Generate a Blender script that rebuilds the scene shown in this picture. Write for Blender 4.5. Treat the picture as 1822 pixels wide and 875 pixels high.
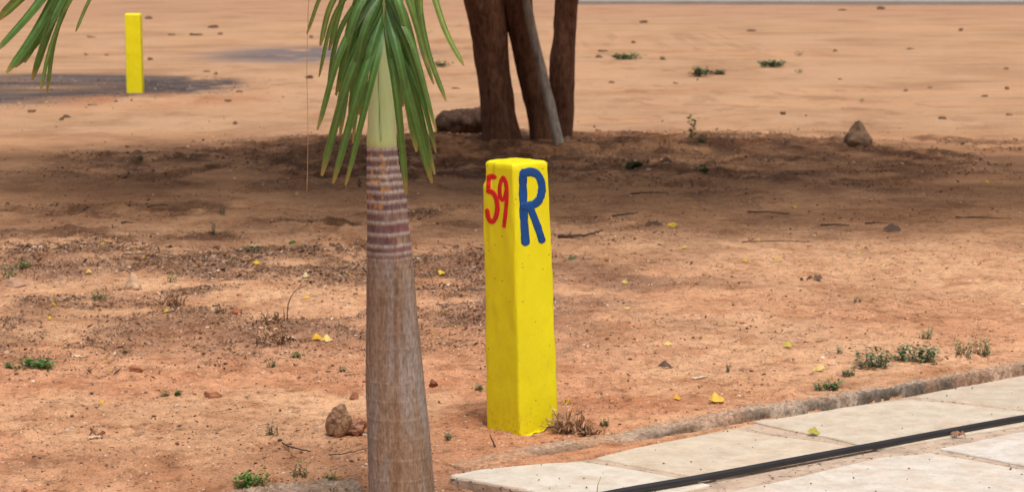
import bpy, bmesh, math, random
import numpy as np
from mathutils import Vector
S = bpy.context.scene
COL = S.collection
for o in list(bpy.data.objects): bpy.data.objects.remove(o)
# ------------------------------------------------------------------ camera
CAMZ = 1.83; FPX = 3600.0; CX, CY = 911.0, 437.5
PITCH = math.atan((CY+80)/FPX)
cd = bpy.data.cameras.new('camera'); cam = bpy.data.objects.new('camera', cd); COL.objects.link(cam)
cam.location = (0,0,CAMZ); cam.rotation_euler = (math.pi/2-PITCH,0,0)
cd.sensor_width = 36; cd.lens = 36*FPX/1822; cd.clip_start = .1; cd.clip_end = 6000
cd.dof.use_dof = True; cd.dof.focus_distance = 7.6; cd.dof.aperture_fstop = 6
S.camera = cam
# ------------------------------------------------------------------ sky and sun
SUN_EL, SUN_AZ = 70.0, 160.0      # azimuth clockwise from +Y (away from camera): from the right, a little camera side
w = bpy.data.worlds.new('World'); S.world = w; w.use_nodes = True
nt = w.node_tree; bg = nt.nodes['Background']
sky = nt.nodes.new('ShaderNodeTexSky'); sky.sky_type = 'NISHITA'; sky.sun_disc = False
sky.sun_elevation = math.radians(SUN_EL); sky.sun_rotation = math.radians(SUN_AZ)
sky.dust_density = 10.0; sky.air_density = .55; sky.ozone_density = 0.0
nt.links.new(sky.outputs[0], bg.inputs[0]); bg.inputs[1].default_value = .15
sl = bpy.data.lights.new('sun','SUN'); so = bpy.data.objects.new('sun', sl); COL.objects.link(so)
sl.energy = 2.25; sl.angle = math.radians(6); sl.color = (1,.96,.90)
e, a = math.radians(SUN_EL), math.radians(SUN_AZ)
sd = Vector((math.sin(a)*math.cos(e), math.cos(a)*math.cos(e), math.sin(e)))
so.rotation_euler = sd.to_track_quat('Z','Y').to_euler(); so.location = (3,-3,12)
S.view_settings.view_transform = 'Standard'; S.view_settings.look = 'None'
S.view_settings.exposure = -0.25; S.view_settings.gamma = 1
# ------------------------------------------------------------------ helpers
R = random.Random(7)
def ray(px, py):
    x = (px-CX)/FPX; y = -(py-CY)/FPX
    c, s = math.cos(PITCH), math.sin(PITCH)
    return np.array([x, c + y*s, -s + y*c])
def atY(px, py, Y):
    d = ray(px,py); t = Y/d[1]; return np.array([d[0]*t, Y, CAMZ+d[2]*t])
def atZ(px, py, z=0.0):
    d = ray(px,py); t = (z-CAMZ)/d[2]; return np.array([d[0]*t, d[1]*t, z])
def hash2(ix, iy, seed):
    n = (ix.astype(np.int64)*374761393 + iy.astype(np.int64)*668265263 + seed*974634777) & 0xffffffff
    n = ((n ^ (n>>13))*1274126177) & 0xffffffff
    return ((n ^ (n>>16)) & 0xffff)/65535.0
def vnoise(x, y, seed=0):
    x = np.asarray(x,float); y = np.asarray(y,float)
    ix = np.floor(x).astype(np.int64); iy = np.floor(y).astype(np.int64)
    fx = x-ix; fy = y-iy; fx = fx*fx*(3-2*fx); fy = fy*fy*(3-2*fy)
    a_ = hash2(ix,iy,seed); b_ = hash2(ix+1,iy,seed); c_ = hash2(ix,iy+1,seed); d_ = hash2(ix+1,iy+1,seed)
    return (a_*(1-fx)+b_*fx)*(1-fy)+(c_*(1-fx)+d_*fx)*fy
def fbm(x, y, f, seed=0, octs=4):
    s = 0; amp = .5; tot = 0
    for k in range(octs):
        s = s + amp*vnoise(np.asarray(x)*f, np.asarray(y)*f, seed+k*17); tot += amp; amp *= .5; f *= 2.03
    return s/tot
def ss(a_, b_, x):
    t = np.clip((np.asarray(x,float)-a_)/(b_-a_),0,1); return t*t*(3-2*t)
def mesh(name, verts, faces, mat=None, parent=None, smooth=True, col=None, loc=None):
    me = bpy.data.meshes.new(name)
    verts = np.asarray(verts, float)
    if loc is not None: verts = verts - np.asarray(loc)
    me.from_pydata([tuple(v) for v in verts], [], [tuple(f) for f in faces])
    if smooth: me.polygons.foreach_set('use_smooth', [True]*len(me.polygons))
    if col is not None:
        at = me.color_attributes.new('Col','FLOAT_COLOR','POINT')
        c = np.ones((len(verts),4)); c[:,:3] = col
        at.data.foreach_set('color', c.ravel())
    o = bpy.data.objects.new(name, me); COL.objects.link(o)
    if mat: me.materials.append(mat)
    if parent is not None: o.parent = parent
    if loc is not None: o.location = loc
    me.update()
    return o
def tag(o, label, cat, group=None):
    o['label'] = label; o['category'] = cat
    if group: o['group'] = group
    return o
def empty(name, loc=(0,0,0)):
    o = bpy.data.objects.new(name, None); COL.objects.link(o); o.location = loc; o.empty_display_size = .1
    return o
class NT:
    def __init__(s, name):
        s.m = bpy.data.materials.new(name); s.m.use_nodes = True; s.t = s.m.node_tree
        s.b = s.t.nodes['Principled BSDF']; s.b.inputs['Roughness'].default_value = .85
        s.b.inputs['Specular IOR Level'].default_value = .3
    def n(s, typ, **kw):
        nd = s.t.nodes.new(typ)
        for k, v in kw.items():
            if hasattr(nd, k): setattr(nd, k, v)
            else: nd.inputs[k].default_value = v
        return nd
    def l(s, a_, b_): s.t.links.new(a_, b_)
    def coord(s, scale=(1,1,1), world=False):
        mp = s.n('ShaderNodeMapping'); mp.inputs['Scale'].default_value = scale
        if world: g = s.n('ShaderNodeNewGeometry'); s.l(g.outputs['Position'], mp.inputs[0])
        else: g = s.n('ShaderNodeTexCoord'); s.l(g.outputs['Object'], mp.inputs[0])
        return mp.outputs[0]
    def noise(s, vec, scale, detail=4, rough=.6):
        nd = s.n('ShaderNodeTexNoise'); nd.inputs['Scale'].default_value = scale
        nd.inputs['Detail'].default_value = detail; nd.inputs['Roughness'].default_value = rough
        s.l(vec, nd.inputs['Vector']); return nd.outputs['Fac']
    def ramp(s, fac, stops, interp='LINEAR'):
        nd = s.n('ShaderNodeValToRGB'); cr = nd.color_ramp; cr.interpolation = interp
        while len(cr.elements) < len(stops): cr.elements.new(.5)
        for el, (p, c) in zip(cr.elements, stops):
            el.position = p; el.color = (*c,1) if len(c)==3 else c
        s.l(fac, nd.inputs[0]); return nd.outputs[0]
    def mix(s, fac, a_, b_, mode='MIX'):
        nd = s.n('ShaderNodeMix'); nd.data_type = 'RGBA'; nd.blend_type = mode
        for sock, v in ((nd.inputs[0],fac),(nd.inputs[6],a_),(nd.inputs[7],b_)):
            if isinstance(v,(int,float)): sock.default_value = v
            elif isinstance(v,tuple): sock.default_value = (*v,1)
            else: s.l(v, sock)
        return nd.outputs[2]
    def bump(s, fac, strength=.5, dist=.01, prev=None):
        nd = s.n('ShaderNodeBump'); nd.inputs['Strength'].default_value = strength; nd.inputs['Distance'].default_value = dist
        s.l(fac, nd.inputs['Height'])
        if prev is not None: s.l(prev, nd.inputs['Normal'])
        s.l(nd.outputs[0], s.b.inputs['Normal']); return nd.outputs[0]
    def base(s, c):
        if isinstance(c,tuple): s.b.inputs['Base Color'].default_value = (*c,1)
        else: s.l(c, s.b.inputs['Base Color'])
def G(v): return (v,v,v)
# ------------------------------------------------------------------ materials
def mat_ground():
    m = NT('earth'); P = m.coord(world=True)
    at = m.n('ShaderNodeAttribute', attribute_name='Col'); 
    n1 = m.noise(P, 14, 6, .75); n2 = m.noise(P, 3.0, 5, .7); n3 = m.noise(P, 90, 3, .7)
    c = m.mix(at.outputs['Alpha'], at.outputs['Color'], m.ramp(n1, [(.34,G(.55)),(.48,G(1.0)),(.68,G(1.22))]), 'MULTIPLY')  # soil tone, with small shadows of the relief painted in as dark mottles
    c = m.mix(at.outputs['Alpha'], c, m.ramp(n3, [(.28,(.42,.36,.33)),(.45,G(1.0)),(.62,G(1.05)),(.78,(1.4,1.45,1.5))]), 'MULTIPLY')
    c = m.mix(at.outputs['Alpha'], c, m.ramp(n2, [(.38,(.78,.70,.66)),(.5,G(1.0)),(.62,(1.08,1.10,1.12))]), 'MULTIPLY')  # broader mottles: soil tone plus painted shadows of the uneven ground
    c = m.mix(1.0, c, m.ramp(m.noise(P,.45,4,.55), [(.35,(.84,.80,.77)),(.5,G(1.0)),(.65,(1.05,1.06,1.07))]), 'MULTIPLY')
    # grit: small dark and pale crumbs of two sizes
    v = m.n('ShaderNodeTexVoronoi'); v.inputs['Scale'].default_value = 75; m.l(P, v.inputs['Vector'])
    sp = m.n('ShaderNodeSeparateColor'); m.l(v.outputs['Color'], sp.inputs[0])
    dot = m.ramp(v.outputs['Distance'], [(.22,G(1)),(.36,G(0))])
    dark = m.ramp(sp.outputs[0], [(.86,G(0)),(.88,G(1))]); pale = m.ramp(sp.outputs[1], [(.90,G(0)),(.92,G(1))])
    gm = m.n('ShaderNodeSeparateColor'); m.l(at.outputs['Alpha'], gm.inputs[0])
    ga = at.outputs['Alpha']
    def mul(a_, b_):
        q = m.n('ShaderNodeMath', operation='MULTIPLY'); m.l(a_,q.inputs[0]); m.l(b_,q.inputs[1]); return q.outputs[0]
    c = m.mix(mul(mul(dot,dark),ga), c, (.12,.06,.035)); c = m.mix(mul(mul(dot,pale),ga), c, (.62,.48,.38))
    v2 = m.n('ShaderNodeTexVoronoi'); v2.inputs['Scale'].default_value = 28; m.l(P, v2.inputs['Vector'])
    sp2 = m.n('ShaderNodeSeparateColor'); m.l(v2.outputs['Color'], sp2.inputs[0])
    dot2 = m.ramp(v2.outputs['Distance'], [(.14,G(1)),(.26,G(0))])
    dk2 = m.ramp(sp2.outputs[0], [(.86,G(0)),(.88,G(1))]); c = m.mix(mul(mul(dot2,dk2),ga), c, (.13,.07,.04))
    m.base(c); m.b.inputs['Roughness'].default_value = .95; m.b.inputs['Specular IOR Level'].default_value = .12
    b1 = m.bump(n1, .7, .012); m.l(at.outputs['Alpha'], m.t.nodes[-1].inputs['Strength'])
    b2 = m.bump(n3, .5, .004, b1); m.l(at.outputs['Alpha'], m.t.nodes[-1].inputs['Strength']); m.bump(dot2, .3, .006, b2)
    return m.m
def mat_var(name, stops, scale=8, rough=.85, bump=.4, bdist=.005, stretch=(1,1,1), spec=.3, detail=5, speck=None):
    m = NT(name); P = m.coord(stretch); n = m.noise(P, scale, detail, .65)
    c = m.ramp(n, stops)
    if speck:
        n2 = m.noise(P, speck[0], 2, .5); c = m.mix(m.ramp(n2,[(speck[1],G(0)),(speck[1]+.04,G(1))]), c, speck[2])
    m.base(c); m.b.inputs['Roughness'].default_value = rough; m.b.inputs['Specular IOR Level'].default_value = spec
    if bump: m.bump(m.noise(P, scale*2.5, 5, .7), bump, bdist)
    return m.m
def mat_col(name, scale=30, lo=.7, hi=1.25, stretch=(1,1,1), rough=.9, bump=.5, bd=.004, trans=0, spec=.3):
    m = NT(name); P = m.coord(stretch); n = m.noise(P, scale, 5, .7)
    at = m.n('ShaderNodeAttribute', attribute_name='Col')
    m.base(m.mix(1.0, at.outputs['Color'], m.ramp(n,[(.3,G(lo)),(.7,G(hi))]), 'MULTIPLY'))
    m.b.inputs['Roughness'].default_value = rough; m.b.inputs['Specular IOR Level'].default_value = spec
    if bump: m.bump(n, bump, bd)
    if trans:
        tr = m.n('ShaderNodeBsdfTranslucent'); m.l(at.outputs['Color'], tr.inputs[0]); mx = m.n('ShaderNodeMixShader'); mx.inputs[0].default_value = trans
        out = m.t.nodes['Material Output']; m.l(m.b.outputs[0], mx.inputs[1]); m.l(tr.outputs[0], mx.inputs[2]); m.l(mx.outputs[0], out.inputs[0])
    return m.m
M_ground = mat_ground()
M_yellow = None
def mat_yellow():
    m = NT('yellow_paint'); P = m.coord()
    n = m.noise(P, 6, 5, .6); nf = m.noise(P, 60, 3, .6); ns = m.noise(m.coord((1,1,.25)), 18, 4, .6)
    c = m.ramp(n, [(.3,(.80,.72,.006)),(.7,(.85,.79,.009))])
    c = m.mix(m.ramp(ns,[(.62,G(0)),(.8,G(.22))]), c, (.62,.42,.012))
    # little pits and spatter of red earth, thicker near the foot
    sx = m.n('ShaderNodeSeparateXYZ'); m.l(P, sx.inputs[0])
    foot = m.ramp(sx.outputs['Z'], [(.0,G(1)),(.12,G(.25)),(.8,G(.06))])
    v = m.n('ShaderNodeTexVoronoi'); v.inputs['Scale'].default_value = 38; m.l(P, v.inputs['Vector'])
    sp = m.n('ShaderNodeSeparateColor'); m.l(v.outputs['Color'], sp.inputs[0])
    q = m.n('ShaderNodeMath', operation='MULTIPLY'); m.l(m.ramp(v.outputs['Distance'],[(.1,G(1)),(.2,G(0))]), q.inputs[0]); m.l(m.ramp(sp.outputs[0],[(.80,G(0)),(.83,G(1))]), q.inputs[1])
    c = m.mix(q.outputs[0], c, (.50,.34,.02))
    q2 = m.n('ShaderNodeMath', operation='MULTIPLY'); m.l(foot,q2.inputs[0]); m.l(m.ramp(nf,[(.5,G(0)),(.72,G(.5))]),q2.inputs[1])
    c = m.mix(q2.outputs[0], c, (.42,.24,.05))
    m.base(c); m.b.inputs['Roughness'].default_value = .5; m.b.inputs['Specular IOR Level'].default_value = .35
    b = m.bump(n, .35, .006); m.bump(nf, .3, .0015, b)
    return m.m
M_yellow = mat_yellow()
M_red = mat_var('red_paint', [(.3,(.60,.012,.015)),(.7,(.78,.02,.02))], 30, .45, .2, .001)
M_blue = mat_var('blue_paint', [(.3,(.005,.055,.23)),(.7,(.008,.085,.31))], 14, .45, .2, .001)
M_slab = None
def mat_slab(name, tint):
    m = NT(name); P = m.coord(world=True)
    n1 = m.noise(P, 1.7, 5, .6); n2 = m.noise(m.coord((1,2.2,1), True), 5, 6, .7); n3 = m.noise(P, 60, 3, .6)
    c = m.ramp(n1, [(.3,tint),(.55,tuple(x*1.03 for x in tint)),(.75,tuple(x*y for x,y in zip(tint,(1.0,.93,.85))))])
    c = m.mix(m.ramp(n2,[(.47,G(0)),(.70,G(.55))]), c, (.50,.36,.25))
    c = m.mix(m.ramp(n3,[(.30,G(.45)),(.42,G(0))]), c, (.36,.27,.18))
    c = m.mix(1.0, c, m.ramp(m.noise(P,11,6,.7), [(.3,(.80,.77,.74)),(.6,G(1.05))]), 'MULTIPLY')
    m.base(c); m.b.inputs['Roughness'].default_value = .7
    b = m.bump(n2,.4,.008); m.bump(n3,.25,.001,b)
    return m.m
M_mortar = mat_var('mortar', [(.3,(.30,.24,.185)),(.5,(.44,.34,.26)),(.72,(.52,.44,.35))], 9, .95, .8, .01, speck=(45,.62,(.16,.12,.09)))
M_kerb = mat_col('rough_kerb', 55, .35, 1.55, bump=.9, bd=.01)
M_rock = mat_col('rock', 16, .72, 1.25, bump=.8, bd=.01)
M_pipe = mat_var('black_pipe', [(.3,(.012,.012,.014)),(.7,(.024,.024,.028))], 6, .38, .1, .001, spec=.5)
M_trunkp = mat_col('palm_bark', 60, .55, 1.4, stretch=(1.8,1.8,.6), bump=.8, bd=.004)
M_shaft = mat_col('crownshaft', 14, .9, 1.08, stretch=(3,3,.4), rough=.45, bump=.15, bd=.002)
M_leaf = mat_col('palm_leaf', 40, .72, 1.2, rough=.38, bump=.2, bd=.001, trans=.4, spec=.5)
M_weed = mat_col('weed_leaf', 12, .8, 1.15, rough=.6, bump=0, trans=.25)
M_bark = mat_col('tree_bark', 18, .35, 1.6, stretch=(1.6,1.6,.55), bump=1.0, bd=.02)
M_dead = mat_var('dead_wood', [(.3,(.15,.12,.10)),(.5,(.30,.26,.22)),(.7,(.44,.39,.34))], 10, .9, .8, .008, stretch=(3,3,.5))
M_yleaf = mat_col('fallen_leaf', 30, .8, 1.15, rough=.6, bump=.2, bd=.001, trans=.2)
M_litter = mat_col('dry_litter', 40, .8, 1.2, rough=.95, bump=0)
M_crown = mat_col('crown_leaf', 10, .85, 1.15, rough=.6, bump=0, trans=.25)
# ------------------------------------------------------------------ layout of the paved path
SL = {  # outline of each stone, marked on the photograph and laid on the ground plane
 'F': [(803,844),(860,834),(918,828),(980,823),(1038,821),(1110,832),(1180,845),(1262,861),(1150,884),(1080,900),(970,875),(885,859)],
 'A': [(1062,814),(1130,797),(1199,784),(1260,773),(1312,765),(1400,779),(1463,786),(1518,797),(1400,824),(1275,853),(1190,838),(1115,824)],
 'B': [(1345,750),(1400,743),(1500,726),(1618,712),(1690,718),(1822,733),(1925,740),(1822,756),(1700,775),(1562,799),(1515,787),(1470,776),(1400,763)],
 'C': [(1632,704),(1700,690),(1822,668),(1900,652),(2060,628),(2160,660),(1960,728),(1822,725),(1700,712)],
 'E': [(1655,806),(1753,823),(1822,836),(2000,872),(2100,1000),(1350,1010),(1110,945),(1230,890),(1400,853),(1560,815)],
 'D': [(1675,798),(1750,783),(1822,768),(2000,738),(2200,800),(2020,864),(1822,827),(1753,813)],
}
BASE = [(800,845),(860,833),(918,826),(980,821),(1050,814),(1130,794),(1199,779),(1300,759),(1400,739),(1500,722),(1620,702),(1700,686),(1822,664),(1900,648),(2070,618),(2230,640),(2230,1060),(1500,1060),(1120,905),(970,876),(885,860)]
base_xy = np.array([atZ(*p)[:2] for p in BASE])
def poly_sd(x, y, poly):
    """signed distance, negative inside"""
    x = np.asarray(x,float); y = np.asarray(y,float)
    d = np.full(x.shape, 1e9); ins = np.zeros(x.shape, bool)
    n = len(poly)
    for i in range(n):
        ax, ay = poly[i]; bx, by = poly[(i+1)%n]
        ex, ey = bx-ax, by-ay; L = ex*ex+ey*ey
        t = np.clip(((x-ax)*ex+(y-ay)*ey)/L,0,1)
        d = np.minimum(d, (x-ax-t*ex)**2+(y-ay-t*ey)**2)
        c = ((ay>y)!=(by>y)) & (x < (bx-ax)*(y-ay)/(by-ay+1e-12)+ax); ins ^= c
    return np.sqrt(d)*np.where(ins,-1,1)
PALM = (atZ(714,893)[0], 6.72)
POST = atZ(928,768)[:2]
TREE = atZ(930,263)[:2]
def blob(x, y, px, py, rx, ry, soft=.5):
    """soft ellipse on the ground around a marked point; rx, ry in metres"""
    c = atZ(px,py); r = np.sqrt(((x-c[0])/rx)**2+((y-c[1])/ry)**2)
    return 1-ss(1-soft, 1+soft, r)
def height(x, y, fine=True):
    x = np.asarray(x,float); y = np.asarray(y,float)
    near = 1-.9*ss(15,26,y)
    h = (fbm(x,y,.35,3,3)-.5)*.05*near
    h = h*ss(6.5,8.5,y)
    h = h + (fbm(x,y,4.0,5,4)-.5)*.028*near
    if fine:
        h = h + (fbm(x,y,17,9,4)-.5)*.022*near*(1-.7*ss(10,16,y)); h = h + (fbm(x,y,42,13,2)-.5)*.009*(1-ss(8,12,y)) + .018*ss(.62,.82,fbm(x,y,7,19,3))*(1-ss(11,15,y))
        lump = ss(.58,.8,fbm(x,y*1.3,11,21,3)); h = h + lump*.016*litter_mask(x,y)*near
    # banks, ridges
    h = h + .06*blob(x,y,930,262,2.3,1.0,.7) + .035*blob(x,y,1525,262,1.3,.5,.8) + .09*blob(x,y,820,232,.6,.5,.6)
    h = h + .05*blob(x,y,260,178,1.1,.9,.7)
    h = h + .025*blob(x,y,740,460,4.5,.5,.8)*ss(.35,.6,fbm(x,y,1.2,44,2)) + .03*blob(x,y,560,590,.45,.3,.8)
    h = h + .022*blob(x,y,1000,748,.12,.1,.7) + .022*blob(x,y,600,775,.16,.1,.7) + .02*blob(x,y,375,702,.16,.1,.7)
    h = h + hb_mask(x,y)*(.07*(fbm(x,y,3.4,351,4)-.45)+.03*ss(.55,.75,fbm(x,y,8,353,3)))
    sdv = poly_sd(x,y,base_xy)
    # beside the palm and the path corner the earth lies lower
    low = (1-ss(6.85,7.2,y))*(1-ss(.55,.9,x)); h = h - .045*low
    h = np.where(sdv<.0, -.12, h*ss(0,.25,sdv)+ (-.045*low)*(1-ss(0,.25,sdv)))
    return h
def litter_mask(x, y):
    n = fbm(x,y,1.1,31,4); n2 = fbm(x,y,3.2,57,3)
    band = blob(x,y,250,530,3.4,1.6,.5)*.9 + blob(x,y,700,500,1.4,.9,.6)*.8 + blob(x,y,560,580,.5,.35,.6)
    m = np.clip(band,0,1)*ss(.37,.60,n*.5+n2*.5)+.9*blob(x,y,797,866,.13,.3,.5)
    return np.clip(m,0,1)
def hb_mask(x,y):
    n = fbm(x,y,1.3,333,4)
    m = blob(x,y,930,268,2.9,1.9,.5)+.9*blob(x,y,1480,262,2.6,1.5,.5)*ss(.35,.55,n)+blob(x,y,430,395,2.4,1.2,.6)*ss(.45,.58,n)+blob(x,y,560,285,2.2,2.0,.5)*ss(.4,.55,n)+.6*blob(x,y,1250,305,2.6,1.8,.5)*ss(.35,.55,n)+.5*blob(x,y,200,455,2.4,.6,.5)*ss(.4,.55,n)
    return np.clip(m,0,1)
def hz(x, y): return float(height(np.array([x]),np.array([y]))[0])
def onground(px, py):
    z = 0.0
    for _ in range(4):
        p = atZ(px,py,z); z = hz(p[0],p[1])
    p[2] = z; return p
# ------------------------------------------------------------------ ground
def build_ground():
    xs = np.concatenate([-np.geomspace(1500,5.2,50)[:-1], np.linspace(-5.2,-2.2,90)[:-1], np.linspace(-2.2,2.2,280), np.linspace(2.2,5.2,90)[1:], np.geomspace(5.2,1500,50)[1:]])
    ys = np.concatenate([np.linspace(-40,5.6,20)[:-1], np.linspace(5.6,9.6,330)[:-1], np.linspace(9.6,22,420)[:-1], np.linspace(22,40,160)[:-1], np.geomspace(40,3000,90)])
    X, Y = np.meshgrid(xs, ys); nx, ny = len(xs), len(ys)
    x = X.ravel(); y = Y.ravel(); z = height(x,y)
    # soil colours
    def mixc(c, m, k): return c*(1-m[:,None])+np.array(k)*m[:,None]
    far = ss(12,22,y)
    c = np.tile(np.array([.51,.303,.176]),(len(x),1))
    c = mixc(c, far, (.405,.256,.152))
    red = ss(.42,.66,fbm(x,y,.9,61,4))*(1-ss(8,13,y)); c = mixc(c, red*.6, (.43,.185,.095))
    red2 = (1-ss(6.6,7.9,y+.5*fbm(x,y,2,63,2)-.25)); c = mixc(c, red2*.32, (.46,.23,.14))
    c = mixc(c, ss(.5,.7,fbm(x,y,.5,71,4))*.35*(1-far), (.54,.33,.20))
    # vehicle-smoothed streaks running across the far sand
    st = ss(.5,.72,fbm(x*.25,y*1.0,.8,81,4)); c = mixc(c, st*.28*far, (.50,.27,.15))
    lit = litter_mask(x,y); c = mixc(c, lit*.78, (.21,.12,.078))
    # humus under the tree
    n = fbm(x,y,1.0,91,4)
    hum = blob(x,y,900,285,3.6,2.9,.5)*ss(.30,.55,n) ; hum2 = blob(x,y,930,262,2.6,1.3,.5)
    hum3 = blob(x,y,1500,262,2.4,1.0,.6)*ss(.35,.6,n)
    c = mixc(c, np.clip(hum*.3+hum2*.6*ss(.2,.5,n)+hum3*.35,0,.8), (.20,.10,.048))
    broad = (ss(12.4,14.5,y)-ss(19.5,22,y)); c = mixc(c, broad*.5, (.50,.26,.13))  # not humus: warmth of the tree's shade painted into the soil colour
    sc = ss(.55,.68,fbm(x,y*1.0,1.8,97,4))*(ss(11,13,y)-ss(21,25,y)); c = mixc(c, sc*.35, (.20,.105,.065))
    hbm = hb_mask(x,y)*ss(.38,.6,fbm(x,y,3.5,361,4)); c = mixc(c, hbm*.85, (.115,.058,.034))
    md2 = ss(.52,.60,fbm(x,y,2.6,371,5))*(1-ss(10,14,y))*(1-ss(.5,.5,x)); c = mixc(c, md2*.30, (.34,.17,.095))
    fs = ss(.56,.66,fbm(x,y*.7,1.1,377,5))*far; c = mixc(c, fs*.35, (.36,.20,.11)); ft = ss(.60,.68,fbm(x,y*.6,3.6,379,4))*ss(.45,.6,fbm(x,y,.3,381,2))*far; c = mixc(c, ft*.5, (.27,.155,.09))
    # dark streaks to the front of the tree's shade
    # ash
    na = fbm(x,y*.6,1.7,101,4)
    ash = blob(x,y,60,156,2.7,3.3,.22)*ss(.15,.35,na)
    ash = np.clip(ash + blob(x,y,300,150,.8,1.8,.5)*ss(.35,.5,na),0,1)
    ash = np.clip(ash*(.72+.5*ss(.35,.6,fbm(x,y,4.5,383,4))),0,1); c = mixc(c, ash*.97, (.050,.047,.054)); 
    ash2 = blob(x,y,560,97,2.0,3.0,.5)*ss(.25,.5,na); c = mixc(c, ash2*.9, (.13,.12,.13))
    fl = ash*ss(.55,.72,fbm(x,y,7,105,3)); c = mixc(c, fl*.55, (.20,.165,.15))
    md = blob(x,y,280,178,1.2,1.3,.5)*ss(.3,.6,na); c = mixc(c, md*.7, (.33,.15,.075))
    edge = ss(55,64,y+3*fbm(x,y,.2,5,2)); c = mixc(c, edge*.6, (.36,.21,.135))
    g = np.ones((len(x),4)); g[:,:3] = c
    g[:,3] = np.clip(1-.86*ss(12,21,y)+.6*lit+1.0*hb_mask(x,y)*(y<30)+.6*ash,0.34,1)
    idx = np.arange(nx*ny).reshape(ny,nx)
    f = np.stack([idx[:-1,:-1],idx[:-1,1:],idx[1:,1:],idx[1:,:-1]],-1).reshape(-1,4)
    me = bpy.data.meshes.new('ground'); me.vertices.add(len(x)); me.vertices.foreach_set('co', np.stack([x,y,z],1).ravel())
    me.loops.add(len(f)*4); me.loops.foreach_set('vertex_index', f.ravel())
    me.polygons.add(len(f)); me.polygons.foreach_set('loop_start', np.arange(len(f))*4); me.polygons.foreach_set('loop_total', np.full(len(f),4))
    me.polygons.foreach_set('use_smooth', np.ones(len(f),bool)); me.update(calc_edges=True)
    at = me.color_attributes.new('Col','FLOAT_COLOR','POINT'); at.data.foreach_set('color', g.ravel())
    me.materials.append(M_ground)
    o = bpy.data.objects.new('ground', me); COL.objects.link(o); o['kind'] = 'structure'
build_ground()
# far road along the top of the view
def far_road():
    y0 = atZ(1400,9)[1]; v = []; n = 40
    for i in range(n+1):
        x = 2+ i*2.0; yy = y0 - .06*(x-10)
        for q,(dy,z) in enumerate(((0,0.0),(0,.13),(.35,.14),(.36,.03),(9,.03))): v.append((x,yy+dy,z))
    f = [(i*5+k,i*5+5+k,i*5+6+k,i*5+1+k) for i in range(n) for k in range(4)]
    m = mat_var('far_road', [(.3,(.25,.235,.225)),(.7,(.31,.29,.28))], .6, .9, 0)
    o = mesh('road', v, f, m, smooth=False); o['kind']='structure'
far_road()
# ------------------------------------------------------------------ paved path
def densify(poly, step=.02):
    out = []
    for i in range(len(poly)):
        a_, b_ = np.array(poly[i]), np.array(poly[(i+1)%len(poly)]); n = max(1,int(np.linalg.norm(b_-a_)/step))
        for k in range(n): out.append(a_+(b_-a_)*k/n)
    return np.array(out)
def slab(name, poly_px, ztop, zbot, mat, parent, seed, wob=.006, kindtop=False):
    p = densify([atZ(*q)[:2] for q in poly_px]); n = len(p)
    p = p + (np.stack([fbm(p[:,0],p[:,1],9,seed,3),fbm(p[:,0],p[:,1],9,seed+5,3)],1)-.5)*wob*2
    if parent is not None: GROW=.004
    else: GROW=0
    # rounded arris: rings shrunk towards the inside
    nx_ = np.roll(p,-1,0)-np.roll(p,1,0); nrm = np.stack([nx_[:,1],-nx_[:,0]],1); nrm /= np.linalg.norm(nrm,axis=1)[:,None]
    area = np.sum(p[:,0]*np.roll(p[:,1],-1)-np.roll(p[:,0],-1)*p[:,1]); nrm *= -1 if area>0 else 1
    p = p - nrm*GROW
    V=[]; 
    for off, z in ((0,zbot),(0,ztop-.006),(.0025,ztop-.002),(.007,ztop)):
        q = p+nrm*off; V += [(a_,b_,z) for a_,b_ in q]
    F=[]
    for k in range(3):
        for i in range(n):
            j=(i+1)%n; F.append((k*n+i,k*n+j,(k+1)*n+j,(k+1)*n+i))
    F.append(tuple(range(3*n,4*n)))
    o = mesh(name,V,F,mat,parent,smooth=False)
    bm = bmesh.new(); bm.from_mesh(o.data); bmesh.ops.recalc_face_normals(bm, faces=bm.faces); bm.to_mesh(o.data); bm.free()
    return o
path = slab('path', BASE, -.0055, -.16, M_mortar, None, 3, .004); path['kind']='structure'
tints = {'F':(.56,.535,.475),'A':(.53,.475,.385),'B':(.52,.475,.395),'C':(.49,.44,.36),'E':(.56,.535,.485),'D':(.57,.56,.535)}
for i,(k,pp) in enumerate(SL.items()):
    slab('paving_slab', pp, .0+.002*(i%3), -.02, mat_slab('flagstone_%d'%i, tints[k]), path, 40+i)
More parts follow.
